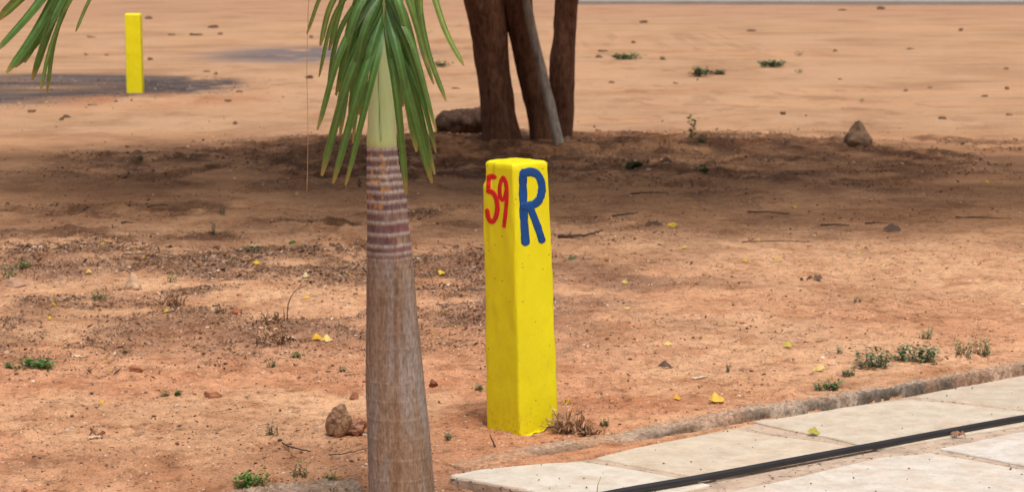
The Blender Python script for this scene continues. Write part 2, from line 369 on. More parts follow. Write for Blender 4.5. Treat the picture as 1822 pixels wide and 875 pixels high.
# kerbs: rough cast strips
def kerb(name, px_line, wid, hfun, seed, colfun):
    pts = [atZ(*q)[:2] for q in px_line]; pts = np.array(pts)
    seg = np.linalg.norm(np.diff(pts,axis=0),axis=1); L = np.concatenate([[0],np.cumsum(seg)])
    n = int(L[-1]/.007); s = np.linspace(0,L[-1],n); P = np.stack([np.interp(s,L,pts[:,0]),np.interp(s,L,pts[:,1])],1)
    P = (P + np.roll(P,3,0)+np.roll(P,-3,0))/3; P[:,1]-=.022; P=P[4:-4]; n=len(P); s=s[4:-4]
    T = np.gradient(P,axis=0); T /= np.maximum(1e-9,np.linalg.norm(T,axis=1))[:,None]; N = np.stack([-T[:,1],T[:,0]],1)
    prof = np.linspace(0,1,22); V=[];C=[]
    for i in range(n):
        h = hfun(s[i]/L[-1]); ww = wid(s[i]/L[-1]) if callable(wid) else wid
        for u in prof:
            z = h*min(1, (u/.16)**.6 if u<.16 else 1, ((1-u)/.16)**.5 if u>.84 else 1)
            xy = P[i]+N[i]*(u*ww)
            r1 = float(fbm(xy[0],xy[1],22,seed,3)-.5); r2=float(fbm(xy[0]+z*3,xy[1],60,seed+3,2)-.5); r3=float(fbm(xy[0],xy[1],5,seed+9,2)-.5)
            xy2 = xy - N[i]*( .03*r1 + .02*r2 + .025*r3)*(1-u)
            V.append((xy2[0],xy2[1],z+(r1*.016+r2*.020+(float(vnoise(xy[0]*130,xy[1]*130,7))-.5)*.007)*(min(1,h/.02)) + r3*.012 if u not in (0,1) else -.08))
            C.append(colfun(u,s[i]/L[-1],r1,r2,xy))
    m_=len(prof); F=[(i*m_+k,i*m_+m_+k,i*m_+m_+k+1,i*m_+k+1) for i in range(n-1) for k in range(m_-1)]
    F += [tuple(range(m_)), tuple(range((n-1)*m_,n*m_))]
    o = mesh(name,V,F,M_kerb,None,col=np.clip(np.array(C),0,1)); o['kind']='structure'; return o
def kcol(u,t,r1,r2,xy):
    c = np.array([.37,.30,.235])
    mo = float(ss(.30,.52,fbm(xy[0],xy[1],7,201,3)))
    if u<.45: c = c*(1-mo*.75*(1-u/.45*.6))                   # mossy, weathered face
    earth = float(ss(.40,.62,fbm(xy[0],xy[1],3.3,203,3)))*.45 + float(1-ss(.0,.30,t))*.55
    c = c*(1-earth)+np.array([.44,.25,.15])*earth
    return c
kerb('kerb', [(815,836),(870,826),(960,808),(1060,791),(1130,784),(1208,769),(1305,753),(1400,737),(1500,720),(1620,700),(1679,689),(1822,663),(1900,647),(2070,617),(2250,590)],
     lambda t:.11+.03*math.sin(t*9), lambda t: .006+.030*float(ss(.12,.34,t)), 211, kcol)
kerb('kerb', [(330,905),(437,880),(520,868),(600,862),(662,858)], .13, lambda t:-.018, 231, lambda u,t,r1,r2,xy: np.array([.34,.25,.18])+r1*.15)
# ------------------------------------------------------------------ black pipe
def tube_pts(P, rad, seg=12, closed=True):
    P = np.array(P,float); n=len(P); V=[];F=[]
    T = np.gradient(P,axis=0); T/=np.maximum(1e-9,np.linalg.norm(T,axis=1))[:,None]
    ref = np.array([0,0,1.0]) if abs(T[0][2])<.8 else np.array([0,1.0,0])
    for i in range(n):
        a_=np.cross(T[i],ref); a_/=np.linalg.norm(a_)+1e-9; b_=np.cross(a_,T[i]); r=rad[i] if hasattr(rad,'__len__') else rad
        for k in range(seg):
            t=2*math.pi*k/seg; V.append(P[i]+(a_*math.cos(t)+b_*math.sin(t))*r)
    for i in range(n-1):
        for k in range(seg):
            j=(k+1)%seg; F.append((i*seg+k,i*seg+j,(i+1)*seg+j,(i+1)*seg+k))
    if closed: F.append(tuple(range(seg))); F.append(tuple(range((n-1)*seg,n*seg)))
    return V,F
def spline(pts, n):
    pts=np.array(pts,float); m_=len(pts); out=[]
    P=np.vstack([2*pts[0]-pts[1],pts,2*pts[-1]-pts[-2]])
    for t in np.linspace(0,m_-1-1e-6,n):
        i=int(t); u=t-i; p0,p1,p2,p3=P[i],P[i+1],P[i+2],P[i+3]
        out.append(.5*((2*p1)+(-p0+p2)*u+(2*p0-5*p1+4*p2-p3)*u*u+(-p0+3*p1-3*p2+p3)*u**3))
    return np.array(out)
pl = [atZ(px,py,.017) for px,py in ((860,935),(960,905),(1090,877),(1250,849),(1400,821),(1550,793),(1700,765),(1822,743),(1950,722),(2100,700))]
V,F = tube_pts(spline(pl,120), .0128, 20)
tag(mesh('pipe',V,F,M_pipe), 'long black plastic water pipe lying across the pale flagstones', 'pipe')
# ------------------------------------------------------------------ yellow number post
def post(cx, cy, side_b, side_t, H, rot, seed, detail=True, z0=-.12):
    """rounded square shaft, rings of points; returns verts, faces"""
    per = []; m_=20; r=.075
    for s_ in range(4):
        for k in range(m_):
            u = math.sin(math.pi/2*(-1+2*(k/m_))); u = .5*u+.5*(-1+2*k/m_); per.append((s_,u))
    rings = []; zs = list(np.linspace(z0,H-.012,70))+[H-.006,H-.002,H]
    ins = [0]*70+[.004,.010,.02]
    V=[];F=[]; nper=len(per)
    for zi,(z,inn) in enumerate(zip(zs,ins)):
        half = .5*(side_b+(side_t-side_b)*max(0,z)/H) - inn
        for k,(s_,u) in enumerate(per):
            q = ((u,-1),(1,u),(-u,1),(-1,-u))[s_]
            qx,qy = q; L = (abs(qx)**22+abs(qy)**22)**(1/22.); qx/=L; qy/=L
            nse = (float(fbm(k*.35+seed,z*9,1.,seed,3))-.5)*.006 + (float(fbm(k*1.1+seed,z*34,1.,seed+4,2))-.5)*.003
            hh = half+nse
            if detail and z>.955 and qx<-.45 and qy>.3: hh -= .008*min(1,(-qx-.45)/.3)
            V.append((qx*hh,qy*hh,z+(.004*(fbm(qx*2,qy*2,1.2,seed+8,2)-.5) if zi>66 else 0)))
    for i in range(len(zs)-1):
        for k in range(nper):
            j=(k+1)%nper; F.append((i*nper+k,i*nper+j,(i+1)*nper+j,(i+1)*nper+k))
    V.append((0,0,H+.003)); c_=len(V)-1
    for k in range(nper): F.append(((len(zs)-1)*nper+k,(len(zs)-1)*nper+(k+1)%nper,c_))
    V=np.array(V,float); ca,sa=math.cos(rot),math.sin(rot)
    V2=V.copy(); V2[:,0]=V[:,0]*ca-V[:,1]*sa; V2[:,1]=V[:,0]*sa+V[:,1]*ca
    return V2,F
# left face normal points to camera-left, right face to camera-right
ROT = math.radians(41)
PH = 1.048
def build_near_post():
    sb, st = .205, .180
    V,F = post(0,0,sb,st,PH,ROT,5)
    # the paint ends in a ragged edge: lift the lower ring
    fc = atZ(926,773,.0)                       # front corner on the ground
    ca,sa=math.cos(ROT),math.sin(ROT)
    lc = np.array([-sb/2*ca+sb/2*sa, -sb/2*sa-sb/2*ca])   # corner (-,-) rotated = nearest the camera
    c = fc[:2]-lc
    root = empty('marker_post', (c[0],c[1],0))
    root.rotation_euler = (0,0,0)
    V=np.array(V)
    # lean: top a little to the left as in the photo
    V[:,0] += -.029*V[:,2]
    per = 80
    low = V[:,2] < .06
    for i in np.where(low)[0]:
        if V[i,2] < -.02+.0: pass
    lift = np.zeros(per)
    for k in range(per):
        x,y = V[k,0],V[k,1]
        rgt = max(0,(x-.02)/.12)
        lift[k] = -.012+.040*min(1,rgt)**1.5 + .014*(vnoise(k*.55,3.1,77)-.5) - (.01 if x<-.08 else 0)
    for ring in range(8):
        for k in range(per):
            i = ring*per+k; V[i,2] = max(V[i,2], lift[k]) if ring<7 else max(V[i,2],lift[k]+.001)
    o = mesh('painted_shaft', V, F, M_yellow, root); 
    Vf,Ff = post(0,0,sb-.010,sb-.012,.12,ROT,9,False)
    mesh('concrete_foot', Vf, Ff, mat_var('bare_concrete',[(.3,(.24,.13,.08)),(.7,(.42,.30,.2))],18,.95,.8,.006), root)
    from mathutils.bvhtree import BVHTree
    tree_ = BVHTree.FromPolygons([tuple(v) for v in V],[tuple(f) for f in F])
    # lettering: strokes traced on each face plane
    # corner lines (bottom z=0, top)
    def corner(sx,sy,z):
        h=.5*(sb+(st-sb)*z/PH); x,y=sx*h,sy*h; return np.array([c[0]+x*ca-y*sa-.029*z, c[1]+x*sa+y*ca, z])
    faces = {'R':(corner(-1,-1,0),corner(1,-1,0),corner(-1,-1,PH)), 'L':(corner(-1,-1,0),corner(-1,1,0),corner(-1,-1,PH))}
    def onface(which, px, py, off):
        a_,b_,t_ = faces[which]; n_ = np.cross(b_-a_,t_-a_); n_/=np.linalg.norm(n_)
        if n_[1]>0: n_=-n_
        d = ray(px,py); o_=np.array([0,0,CAMZ]); a2=a_+n_*off
        h_ = tree_.ray_cast(Vector(o_-np.array([c[0],c[1],0])), Vector(d).normalized())
        if h_[0] is not None and h_[0].length < 2: return np.array(h_[0])+np.array([c[0],c[1],0])+n_*off
        return o_+d*(np.dot(a2-o_,n_)/np.dot(d,n_))
    def strokes(name, which, lines, mat, wx):
        V=[];F=[]
        for li,(pts,wd) in enumerate(lines):
            sp = spline(pts, 8*len(pts)) if len(pts)>2 else np.linspace(pts[0],pts[1],30)
            T=np.gradient(sp,axis=0); T/=np.linalg.norm(T,axis=1)[:,None]; N=np.stack([-T[:,1],T[:,0]],1)
            # distance to the ends gives round brush tips
            n=len(sp); seg=np.concatenate([[0],np.cumsum(np.linalg.norm(np.diff(sp,axis=0),axis=1))]); tot=seg[-1]
            ends0 = sp[0]-T[0]*wd*.5*np.array([.9,1]); 
            pts2 = np.vstack([[sp[0]-T[0]*wd*.5*k for k in (1,.85,.5,.25)], sp, [sp[-1]+T[-1]*wd*.5*k for k in (.25,.5,.85,1)]])
            N2 = np.vstack([[N[0]]*4,N,[N[-1]]*4]); fac=np.concatenate([[.12,.52,.86,.97],np.ones(n),[.97,.86,.52,.12]])
            b0=len(V)
            for k in range(len(pts2)):
                wob = 1+.10*(vnoise(k*.45,li*3.7,333)-.5)*2
                for side,off in ((-1.03,-.001),(-1,.0007+.0003*li),(-.5,.0009+.0003*li),(.5,.0009+.0003*li),(1,.0007+.0003*li),(1.03,-.001)):
                    q = pts2[k]+N2[k]*side*wd*.56*fac[k]*wob*np.array([wx,1])
                    V.append(onface(which,q[0],q[1],off)-np.array([c[0],c[1],0]))
            for k in range(len(pts2)-1):
                for s_ in range(5): F.append((b0+k*6+s_,b0+k*6+s_+1,b0+k*6+s_+7,b0+k*6+s_+6))
        return mesh(name,V,F,mat,root)
    strokes('painted_letter','R',[([(930.5,309),(930.5,340),(932,385),(935,431)],13.5),
        ([(931,308),(946,306),(958,313),(964,330),(962,349),(954,361),(941,366),(932,367)],13),
        ([(942,366),(949,384),(957,405),(964,427)],12)], M_blue, .95)
    strokes('painted_number','L',[([(880,315),(874,314),(870,315)],8),([(870,315),(869.5,327),(869,339)],7.5),
        ([(869,340),(876,342),(882,350),(885,364),(884,380),(879,392),(873,393),(869,386),(867,375)],8)], M_red, .9)
    strokes('painted_number','L',[([(900,326),(897,317),(892.5,320),(889.5,331),(889.5,346),(893,355),(898,351),(900.5,340)],6.5),
        ([(895,316),(900,325),(902,345),(900,375),(897,402)],6.8)], M_red, .9)
    tag(root,'large yellow concrete marker post painted with red 59 and blue R beside the paved path','marker post','yellow marker posts')
build_near_post()
def build_far_post():
    p = onground(241,166); V,F = post(0,0,.205,.200,1.06,math.radians(-88),15,False)
    r = empty('marker_post',(p[0],p[1],0)); mesh('painted_shaft',V,F,M_yellow,r)
    tag(r,'plain yellow marker post standing far off beside the patch of dark ash','marker post','yellow marker posts')
build_far_post()
# ------------------------------------------------------------------ palm
PY = 6.72
def zat(py): return atY(700,py,PY)[2]
def build_palm():
    root = empty('palm_tree',(PALM[0],PY,-.05))
    org = np.array([PALM[0],PY,-.05])
    prof = [(262,653,706),(300,653,711),(340,653,721),(400,653.5,727),(450,653,733),(500,652,738),(560,652,743),(620,651,749),(680,651,755),(750,653,763),(820,655,769),(875,656,774),(910,650,790),(935,640,800)]
    ring_y = [264,281,298,312,325,340,357,374,393,414,434,448,459,470,481,493,506,522,541,562,586,612,641,672,704,737,771,806,842,880]
    zs = np.linspace(zat(935),zat(261),420); seg=110
    pys=[p[0] for p in prof]
    zp = np.array([zat(p) for p in pys])[::-1]; lx=np.array([atY(p[1],p[0],PY)[0] for p in prof])[::-1]; rx=np.array([atY(p[2],p[0],PY)[0] for p in prof])[::-1]
    rz = np.array([zat(p) for p in ring_y]); z_band0,z_band1 = zat(462),zat(262)
    V=[];C=[];F=[]
    th = np.linspace(0,2*math.pi,seg,endpoint=False)
    for z in zs:
        l=np.interp(z,zp,lx); r=np.interp(z,zp,rx); cx=(l+r)/2; rad=(r-l)/2
        warp = (vnoise(np.cos(th)*1.5+5,np.sin(th)*1.5+z*1,3)-.5)*.005
        zz = z+warp
        d = np.min(np.abs(zz[:,None]-rz[None,:]),axis=1)
        up = np.clip((z-z_band0)/.03,0,1)
        ridge = np.exp(-(d/(.0045+.0022*up))**2)
        k = np.searchsorted(-rz,-zz)             # index of interval
        dist_mid = d
        x = cx+np.cos(th)*rad*(1+ (.030*up+.006)*ridge + (vnoise(th*3,np.full(seg,z*9),8)-.5)*.02)
        y = np.sin(th)*rad*(1+(.030*up+.006)*ridge)+PY
        V.append(np.stack([x,y,np.full(seg,z)],1))
        n1 = fbm(np.cos(th)*3+7,np.sin(th)*3+z*8,1.6,12,4); n2=fbm(th*6,np.full(seg,z*30.),1.,14,3); n3=fbm(np.cos(th)*2,np.sin(th)*2+z*2.2,1.2,19,3)
        gray = np.array([.30,.258,.225]); brown=np.array([.27,.185,.12])
        m_ = ss(.42,.6,n3)[:,None]*.8 + .2*ss(.5,-.05,z)
        col = gray*(1-m_)+brown*m_
        col = col*(.85+.3*n1[:,None])
        # purplish leaf-scar bands between pale ridges on the young wood
        inter = ss(.0055,.0085,d)*up
        rd=ss(-.6,.8,np.cos(th))*ss(zat(330),zat(420),z); purp = np.stack([.115+.07*n2+.06*rd,.072+.045*n2+.0*rd,.078+.045*n2+.005*rd],1)
        strength = (ss(.16,.36,fbm(th*1.1+k*3.1,k*2.3,1.,25,2))*.97)[:,None]*inter[:,None]
        col = col*(1-strength)+purp*strength
        # flecks of orange tissue in the upper scars
        fb = (ss(zat(392),zat(345),z)*inter*ss(.50,.60,fbm(th*4+k*5.3,z*60,1.0,29,3))*np.exp(-((th-4.35)/.55)**2))[:,None]*.9
        col = col*(1-fb)+np.array([.62,.30,.045])*fb
        pale=(ridge*(.18*ss(.35,.6,n2)+.6*up))[:,None]; col=col*(1-pale)+np.array([.40,.34,.32])*pale
        st = (np.exp(-((th-4.80-.5*(z-.4))/.10)**2)*ss(.95,.7,z)*ss(.3,.5,n2+.2))[:,None]*.6; col=col*(1-st)+np.array([.20,.105,.055])*st
        dk=(ss(.66,.74,fbm(th*7,np.full(seg,z*40),1.,33,2))*ss(zat(440),zat(480),z)*.22)[:,None]; col=col*(1-dk)+np.array([.08,.05,.04])*dk
        C.append(col)
    V=np.concatenate(V);C=np.concatenate(C);n=len(zs)
    for i in range(n-1):
        for k in range(seg):
            j=(k+1)%seg; F.append((i*seg+k,i*seg+j,(i+1)*seg+j,(i+1)*seg+k))
    mesh('trunk',V-org,F,M_trunkp,root,col=C)
    # crownshaft
    pr=[(268,654,706),(262,653,706),(255,652,706),(225,654,704),(180,656,702),(130,657.5,700),(80,660,698),(30,664,697),(-40,669,696),(-130,672,694),(-200,673,693)]
    zs=[zat(p[0]) for p in pr]; zz=np.linspace(zs[0],zs[-1],90); V=[];C=[];F=[];seg=64; th=np.linspace(0,2*math.pi,seg,endpoint=False)
    lx=[atY(p[1],p[0],PY)[0] for p in pr]; rx=[atY(p[2],p[0],PY)[0] for p in pr]
    for z in zz:
        l=np.interp(z,zs,lx); r=np.interp(z,zs,rx); cx=(l+r)/2; rad=(r-l)/2
        seam = 4.62-(z-1.3)*.9; dd=np.abs(th-seam); groove=np.exp(-(dd/.05)**2)*(1 if z<zat(110) and z>zat(252) else 0)
        V.append(np.stack([cx+np.cos(th)*rad*(1-.04*groove),PY+np.sin(th)*rad*(1-.04*groove),np.full(seg,z)],1))
        t=(z-zs[0])/(zs[-1]-zs[0]); n1=fbm(th*2,np.full(seg,z*2.),1.,41,3)[:,None]
        c=np.array([.34,.45,.18])*(1-n1)+np.array([.46,.53,.29])*n1
        lowg=float(1-ss(0,.06,z-zs[1])); c=c*(1-lowg*.5)+np.array([.44,.50,.17])*lowg*.5
        g2=groove[:,None]; c=c*(1-g2*.85)+np.array([.08,.09,.04])*g2*.85
        if z<zs[1]: c=c*0+np.array([.50,.42,.34])
        C.append(c)
    for i in range(len(zz)-1):
        for k in range(seg):
            j=(k+1)%seg; F.append((i*seg+k,i*seg+j,(i+1)*seg+j,(i+1)*seg+k))
    mesh('crownshaft',np.concatenate(V)-org,F,M_shaft,root,col=np.concatenate(C))
    rr=random.Random(3)
    def leaflet(path3, wid, parent, hue=0, tipdry=.12, side=0):
        """long folded blade along a 3-D path"""
        P=spline(path3,22); n=len(P); T=np.gradient(P,axis=0); T/=np.linalg.norm(T,axis=1)[:,None]
        V=[];C=[];F=[]
        yaw=rr.uniform(-.55,.55)+side
        base = np.array([.072,.185,.050])*(1-hue)+np.array([.27,.36,.10])*hue
        base = base*rr.uniform(.85,1.2)
        for i in range(n):
            t=i/(n-1); w_=wid*1.0*min(1,(.30+t*2.6))*(1-.25*t)*(1-max(0,(t-.86)/.14)**2*.6)
            tw=yaw+.5*t*(1 if yaw>0 else -1)
            a_=np.cross(T[i],np.array([0,1.0,0])); a_/=np.linalg.norm(a_)+1e-9
            b_=np.cross(a_,T[i]); a2=a_*math.cos(tw)+b_*math.sin(tw); nn=np.cross(a2,T[i])
            for s_,hh in ((-1,.26),(-.5,.10),(0,-.10),(.5,.10),(1,.26)):
                V.append(P[i]+a2*s_*w_*.5+nn*hh*w_*.5 - org)
                c=base*(1.0 if s_!=0 else 1.9)*(1+.25*(vnoise(s_*3+yaw*9,t*2,5)-.5))
                c=c*(1-.35*t)+np.array([.19,.33,.06])*.35*t
                if abs(s_)==1: c=c*.72+np.array([.26,.34,.13])*.28
                td=float(ss(1-tipdry,1,t)); c=c*(1-td)+np.array([.42,.34,.11])*td
                C.append(c)
        for i in range(n-1):
            for s_ in range(4): F.append((i*5+s_,i*5+s_+1,i*5+s_+6,i*5+s_+5))
        return mesh('leaflet',V,F,M_leaf,parent,col=np.clip(C,0,1))
    def rachis(pts3, r0, r1):
        P=spline(pts3,40); V,F=tube_pts(P,np.linspace(r0,r1,40),8)
        col=np.tile([.42,.46,.20],(len(V),1)); return mesh('frond',np.array(V)-org,F,M_shaft,root,col=col),P
    dz=lambda px,py,Y: atY(px,py,Y)
    # main frond: rises from the shaft, arches to the camera and hangs in front of it
    fr,P = rachis([dz(684,-200,PY-.01),dz(684,-330,PY-.10),dz(684,-330,PY-.25),dz(684,-190,PY-.33),dz(683,-60,PY-.33),dz(683,48,PY-.30)],.011,.0028)
    D=PY-.32
    LL=[ # start, mid, tip, width px, hue, depth at tip
     ((683,45),(661,140),(614,330),17,.0,.0),((682,30),(641,150),(592,326),19,0,.0),((682,10),(622,140),(573,313),19,.05,-.03),
     ((681,-10),(616,120),(587,277),14,.1,.03),((681,-25),(610,80),(564,231),17,.1,-.05),((681,-50),(606,55),(582,181),14,.25,.05),
     ((681,-75),(600,20),(568,137),11,.45,.02),((680,-130),(585,-30),(546,61),9,.7,-.02),((680,-100),(597,-5),(570,82),13,.5,-.04),
     ((682,20),(655,110),(640,205),15,0,.02),((682,-15),(645,70),(622,215),17,0,-.03),((682,-35),(634,60),(606,240),18,0,.05),
     ((681,-60),(630,30),(597,170),17,.05,-.06),((682,-5),(650,90),(628,255),13,.05,.06),
     ((681,-90),(640,-10),(605,120),17,.1,.04),((681,-110),(622,-30),(586,90),15,.3,.0),
     ((684,40),(704,160),(722,347),18,.0,.0),((684,28),(722,160),(768,326),19,0,-.02),((684,15),(735,150),(774,310),17,.05,.03),
     ((685,0),(732,110),(775,272),17,.05,.0),((685,-20),(735,80),(777,233),15,.12,-.05),((685,-10),(720,90),(752,245),17,0,.05),
     ((684,10),(712,110),(742,270),17,0,-.04),((685,-40),(722,40),(755,175),18,0,.0),((685,-60),(715,20),(745,140),17,.1,-.03),
     ((684,20),(700,100),(718,190),14,.05,.03),((685,-80),(727,0),(762,120),15,.3,.04)]
    for s,m_,t,wd,hue,dd in LL:
        w_=wd/3600*D*1.02
        leaflet([dz(*s,D+.02),dz(*m_,D-.04+dd*.5),dz(*t,D+.03+dd)],w_,fr,hue)
    # the two pale side fronds whose lowest leaflets reach into the picture
    fr,P = rachis([dz(686,-150,PY),dz(720,-330,PY+.03),dz(760,-300,PY+.1),dz(790,-150,PY+.15),dz(800,-60,PY+.15)],.010,.003)
    for s,m_,t,wd,hue,dd in [((728,-120),(757,70),(794,180),13,.35,.0),((745,-110),(788,40),(826,117),15,.75,.0),((742,-90),(750,20),(752,90),12,.8,.0),
                             ((715,-130),(714,-30),(716,18),10,.8,.0),((720,-100),(745,60),(772,150),12,.25,.05),((790,-80),(830,-40),(870,-12),10,.5,0)]:
        leaflet([dz(*s,PY+.05),dz(*m_,PY+.05),dz(*t,PY+.07+dd)],wd/3600*PY,fr,hue)
    # long left frond, its end hangs in at the corner
    fr,P = rachis([dz(680,-150,PY),dz(560,-420,PY-.05),dz(380,-380,PY-.05),dz(230,-220,PY-.1),dz(120,-90,PY-.1)],.012,.003)
    for s,m_,t,wd,hue,dd in [((128,-100),(62,-28),(-2,36),26,.45,0),((140,-110),(70,0),(-10,92),27,.05,.03),((150,-110),(72,40),(11,130),20,0,-.02),((160,-110),(86,40),(26,119),22,0,.05),
        ((170,-130),(101,20),(58,143),19,.05,0),((150,-60),(95,70),(72,162),9,.3,-.03),((165,-100),(103,50),(84,165),10,.2,.03),((185,-100),(124,5),(105,49),8,.5,0),((205,-90),(157,5),(135,57),7,.45,.04),
        ((120,-100),(30,-30),(-40,0),24,.1,.0),((150,-90),(92,20),(44,112),15,.0,.06)]:
        leaflet([dz(*s,PY-.1),dz(*m_,PY-.12),dz(*t,PY-.1+dd)],wd/3600*PY,fr,hue)
    # upper fronds, out of the picture
    for az,up in ((20,1.0),(150,1.1),(265,.9)):
        a_=math.radians(az); b0=dz(684,-170,PY); dirv=np.array([math.cos(a_),math.sin(a_),0])
        P=[b0, b0+dirv*.25+np.array([0,0,.55*up]), b0+dirv*.7+np.array([0,0,.85*up]), b0+dirv*1.25+np.array([0,0,.8*up])]
        fr,Q=rachis(P,.012,.003)
        for k in range(6,40,2):
            for s_ in (-1,1):
                sv=np.array([-dirv[1],dirv[0],0])*s_; s0=Q[k]; L=.34
                leaflet([s0,s0+sv*L*.5+dirv*.08+np.array([0,0,.02]),s0+sv*L*.85+dirv*.16-np.array([0,0,.16])],.028,fr,.1)
    # a dry fibre hanging from a left leaflet
    fp=[dz(551,-140,PY-.2),dz(549,0,PY-.2),dz(546,120,PY-.2),dz(548,240,PY-.2),dz(546,342,PY-.2)]
    V,F=tube_pts(spline(fp,30),.0010,6); mesh('dry_fibre',np.array(V)-org,F,mat_var('fibre',[(.3,(.36,.24,.11)),(.7,(.52,.38,.2))],20,.9,0),root)
    tag(root,'young palm with ringed grey-brown trunk, pale green shaft and drooping green fronds','palm')
build_palm()
# ------------------------------------------------------------------ many-stemmed tree
def limb(path, radii, seed, seg=28, n=70, ax=1.0):
    P=spline(path,n); rad=np.interp(np.linspace(0,1,n),np.linspace(0,1,len(radii)),radii); V=[];F=[];C=[]
    T=np.gradient(P,axis=0); T/=np.linalg.norm(T,axis=1)[:,None]
    for i in range(n):
        a_=np.cross(T[i],[0,1.0,0]); a_/=np.linalg.norm(a_); b_=np.cross(a_,T[i])
        for k in range(seg):
            t=2*math.pi*k/seg; nz=float(fbm(math.cos(t)*1.3+seed,P[i][2]*1.5+math.sin(t)*1.3,1.4,seed,3))-.5; n2=float(fbm(t*3,P[i][2]*6,1.,seed+2,3))-.5
            V.append(P[i]+(a_*math.cos(t)+b_*math.sin(t))*rad[i]*(1+.2*nz+.14*n2+.25*math.exp(-max(0,P[i][2])/.10)*(0.5+nz)*(seed in (3,13,23))))
            q=float(fbm(math.cos(t)*2+3,P[i][2]*2+math.sin(t)*2,1.3,seed+7,3)); C.append(np.array([.115,.050,.028])*(1-q)+np.array([.215,.105,.060])*q)
    for i in range(n-1):
        for k in range(seg):
            j=(k+1)%seg; F.append((i*seg+k,i*seg+j,(i+1)*seg+j,(i+1)*seg+k))
    F.append(tuple(range((n-1)*seg,n*seg)))
    return V,F,C
def build_tree():
    TY=float(TREE[1]); org=np.array([TREE[0],TY,0]); root=empty('shade_tree',org)
    a3=lambda px,py,dY=0: atY(px,py,TY+dY)
    s=TY/3600
    def add(name,path,radii,seed,par=root): 
        V,F,C=limb(path,radii,seed); return mesh(name,np.array(V)-org,F,M_bark,par,col=C)
    t1=add('trunk',[a3(892,285),a3(891,250),a3(886,200),a3(878,130),a3(871,60),a3(862,0),a3(850,-80),a3(800,-220),a3(700,-380,-1.0)],[39*s,35*s,30.5*s,30*s,33*s,38*s,36*s,27*s,18*s],3)
    t2=add('trunk',[a3(972,285,.15),a3(968,248,.15),a3(960,200,.15),a3(945,130,.1),a3(930,60,.05),a3(920,0,0),a3(915,-80,-.1),a3(960,-230,-.6),a3(1000,-390,-1.5)],[27*s,23*s,22*s,24*s,25*s,27*s,27*s,22*s,14*s],13)
    t3=add('trunk',[a3(1004,275,.3),a3(1003,245,.3),a3(1002,200,.3),a3(999,150,.3),a3(1000,110,.3),a3(1005,60,.3),a3(1008,0,.3),a3(1018,-90,.2),a3(1080,-230,-.3),a3(1180,-380,-1.0)],[14*s,15*s,19*s,23*s,23*s,20*s,22*s,21*s,17*s,12*s],23)
    0 and add('trunk',[a3(955,262,-.1),a3(952,240,-.05),a3(945,210,.0)],[16*s,12*s,9*s],29)
    # limbs into the crown
    cr=[(-3.6,-5.5,3.6),(-1.2,-6.6,3.7),(1.5,-6.2,3.6),(3.6,-5.0,3.6),(5.2,-2.4,3.7),(-4.6,-2.6,3.8),(0.3,-2.5,4.4),(2.0,-1.0,4.2),(-2.2,-1.0,4.2)]
    for i,(x,y,z) in enumerate(cr):
        src=[a3(700,-380,-1.0),a3(1000,-390,-1.5),a3(1180,-380,-1.0)][0 if x<-.5 else (1 if x<1.8 else 2)]
        e_=org+np.array([x,y,z]); mid=(src+e_)/2+np.array([0,0,.25])
        V,F,C=limb([src,mid,e_],[.09,.06,.025],50+i,10,20); mesh('branch',np.array(V)-org,F,M_bark,root,col=C)
    # crown: leaf-sized faces in clumps
    rg=np.random.default_rng(5); cl=[]
    ctr=np.array([TREE[0]-.2,TY-4.05,3.7])
    while len(cl)<520:
        p=rg.uniform(-1,1,3); 
        if (p**2).sum()>1: continue
        q=ctr+p*np.array([7.6,3.7,.55]); nn=float(fbm(q[0],q[1],.5,88,2)); 
        if nn<.25: continue
        cl.append(q)
    V=[];F=[];C=[]
    for q in cl:
        tone=rg.uniform(.7,1.25)
        for _ in range(64):
            d=rg.normal(0,1,3)*np.array([.34,.34,.18]); c=q+d
            u=rg.normal(0,1,3); u/=np.linalg.norm(u); v=rg.normal(0,1,3); v-=u*np.dot(u,v); v/=np.linalg.norm(v); L=rg.uniform(.07,.11)
            b=len(V); V+= [c-u*L,c-v*L*.4,c+u*L,c+v*L*.4]; F.append((b,b+1,b+2,b+3)); C+=[np.array([.06,.11,.035])*tone]*4
    mesh('crown',np.array(V)-org,F,M_crown,root,smooth=False,col=C)
    tag(root,'shade tree with several dark reddish-brown stems rising from one base','tree')
    # grey dead pole leaning on the stems
    p=[a3(996,257,-.55),a3(975,170,-.42),a3(955,90,-.35),a3(936,0,-.32),a3(920,-90,-.3)]
    P=spline(p,50); V=[];F=[]
    for i,c in enumerate(P):
        wd=np.interp(i/49,[0,.3,.75,1],[9.5,9,7,6])*s; 
        for k in range(10):
            t=2*math.pi*k/10; rr_=1+.25*(float(vnoise(k*1.3,i*.3,66))-.5); V.append(c+np.array([math.cos(t)*wd*rr_,math.sin(t)*wd*.8*rr_,0.15*wd*math.cos(t)]))
    for i in range(49):
        for k in range(10): j=(k+1)%10; F.append((i*10+k,i*10+j,(i+1)*10+j,(i+1)*10+k))
    F.append(tuple(range(490,500)))
    tag(mesh('wooden_pole',V,F,M_dead),'weathered grey wooden pole leaning against the stems of the shade tree','pole')
build_tree()
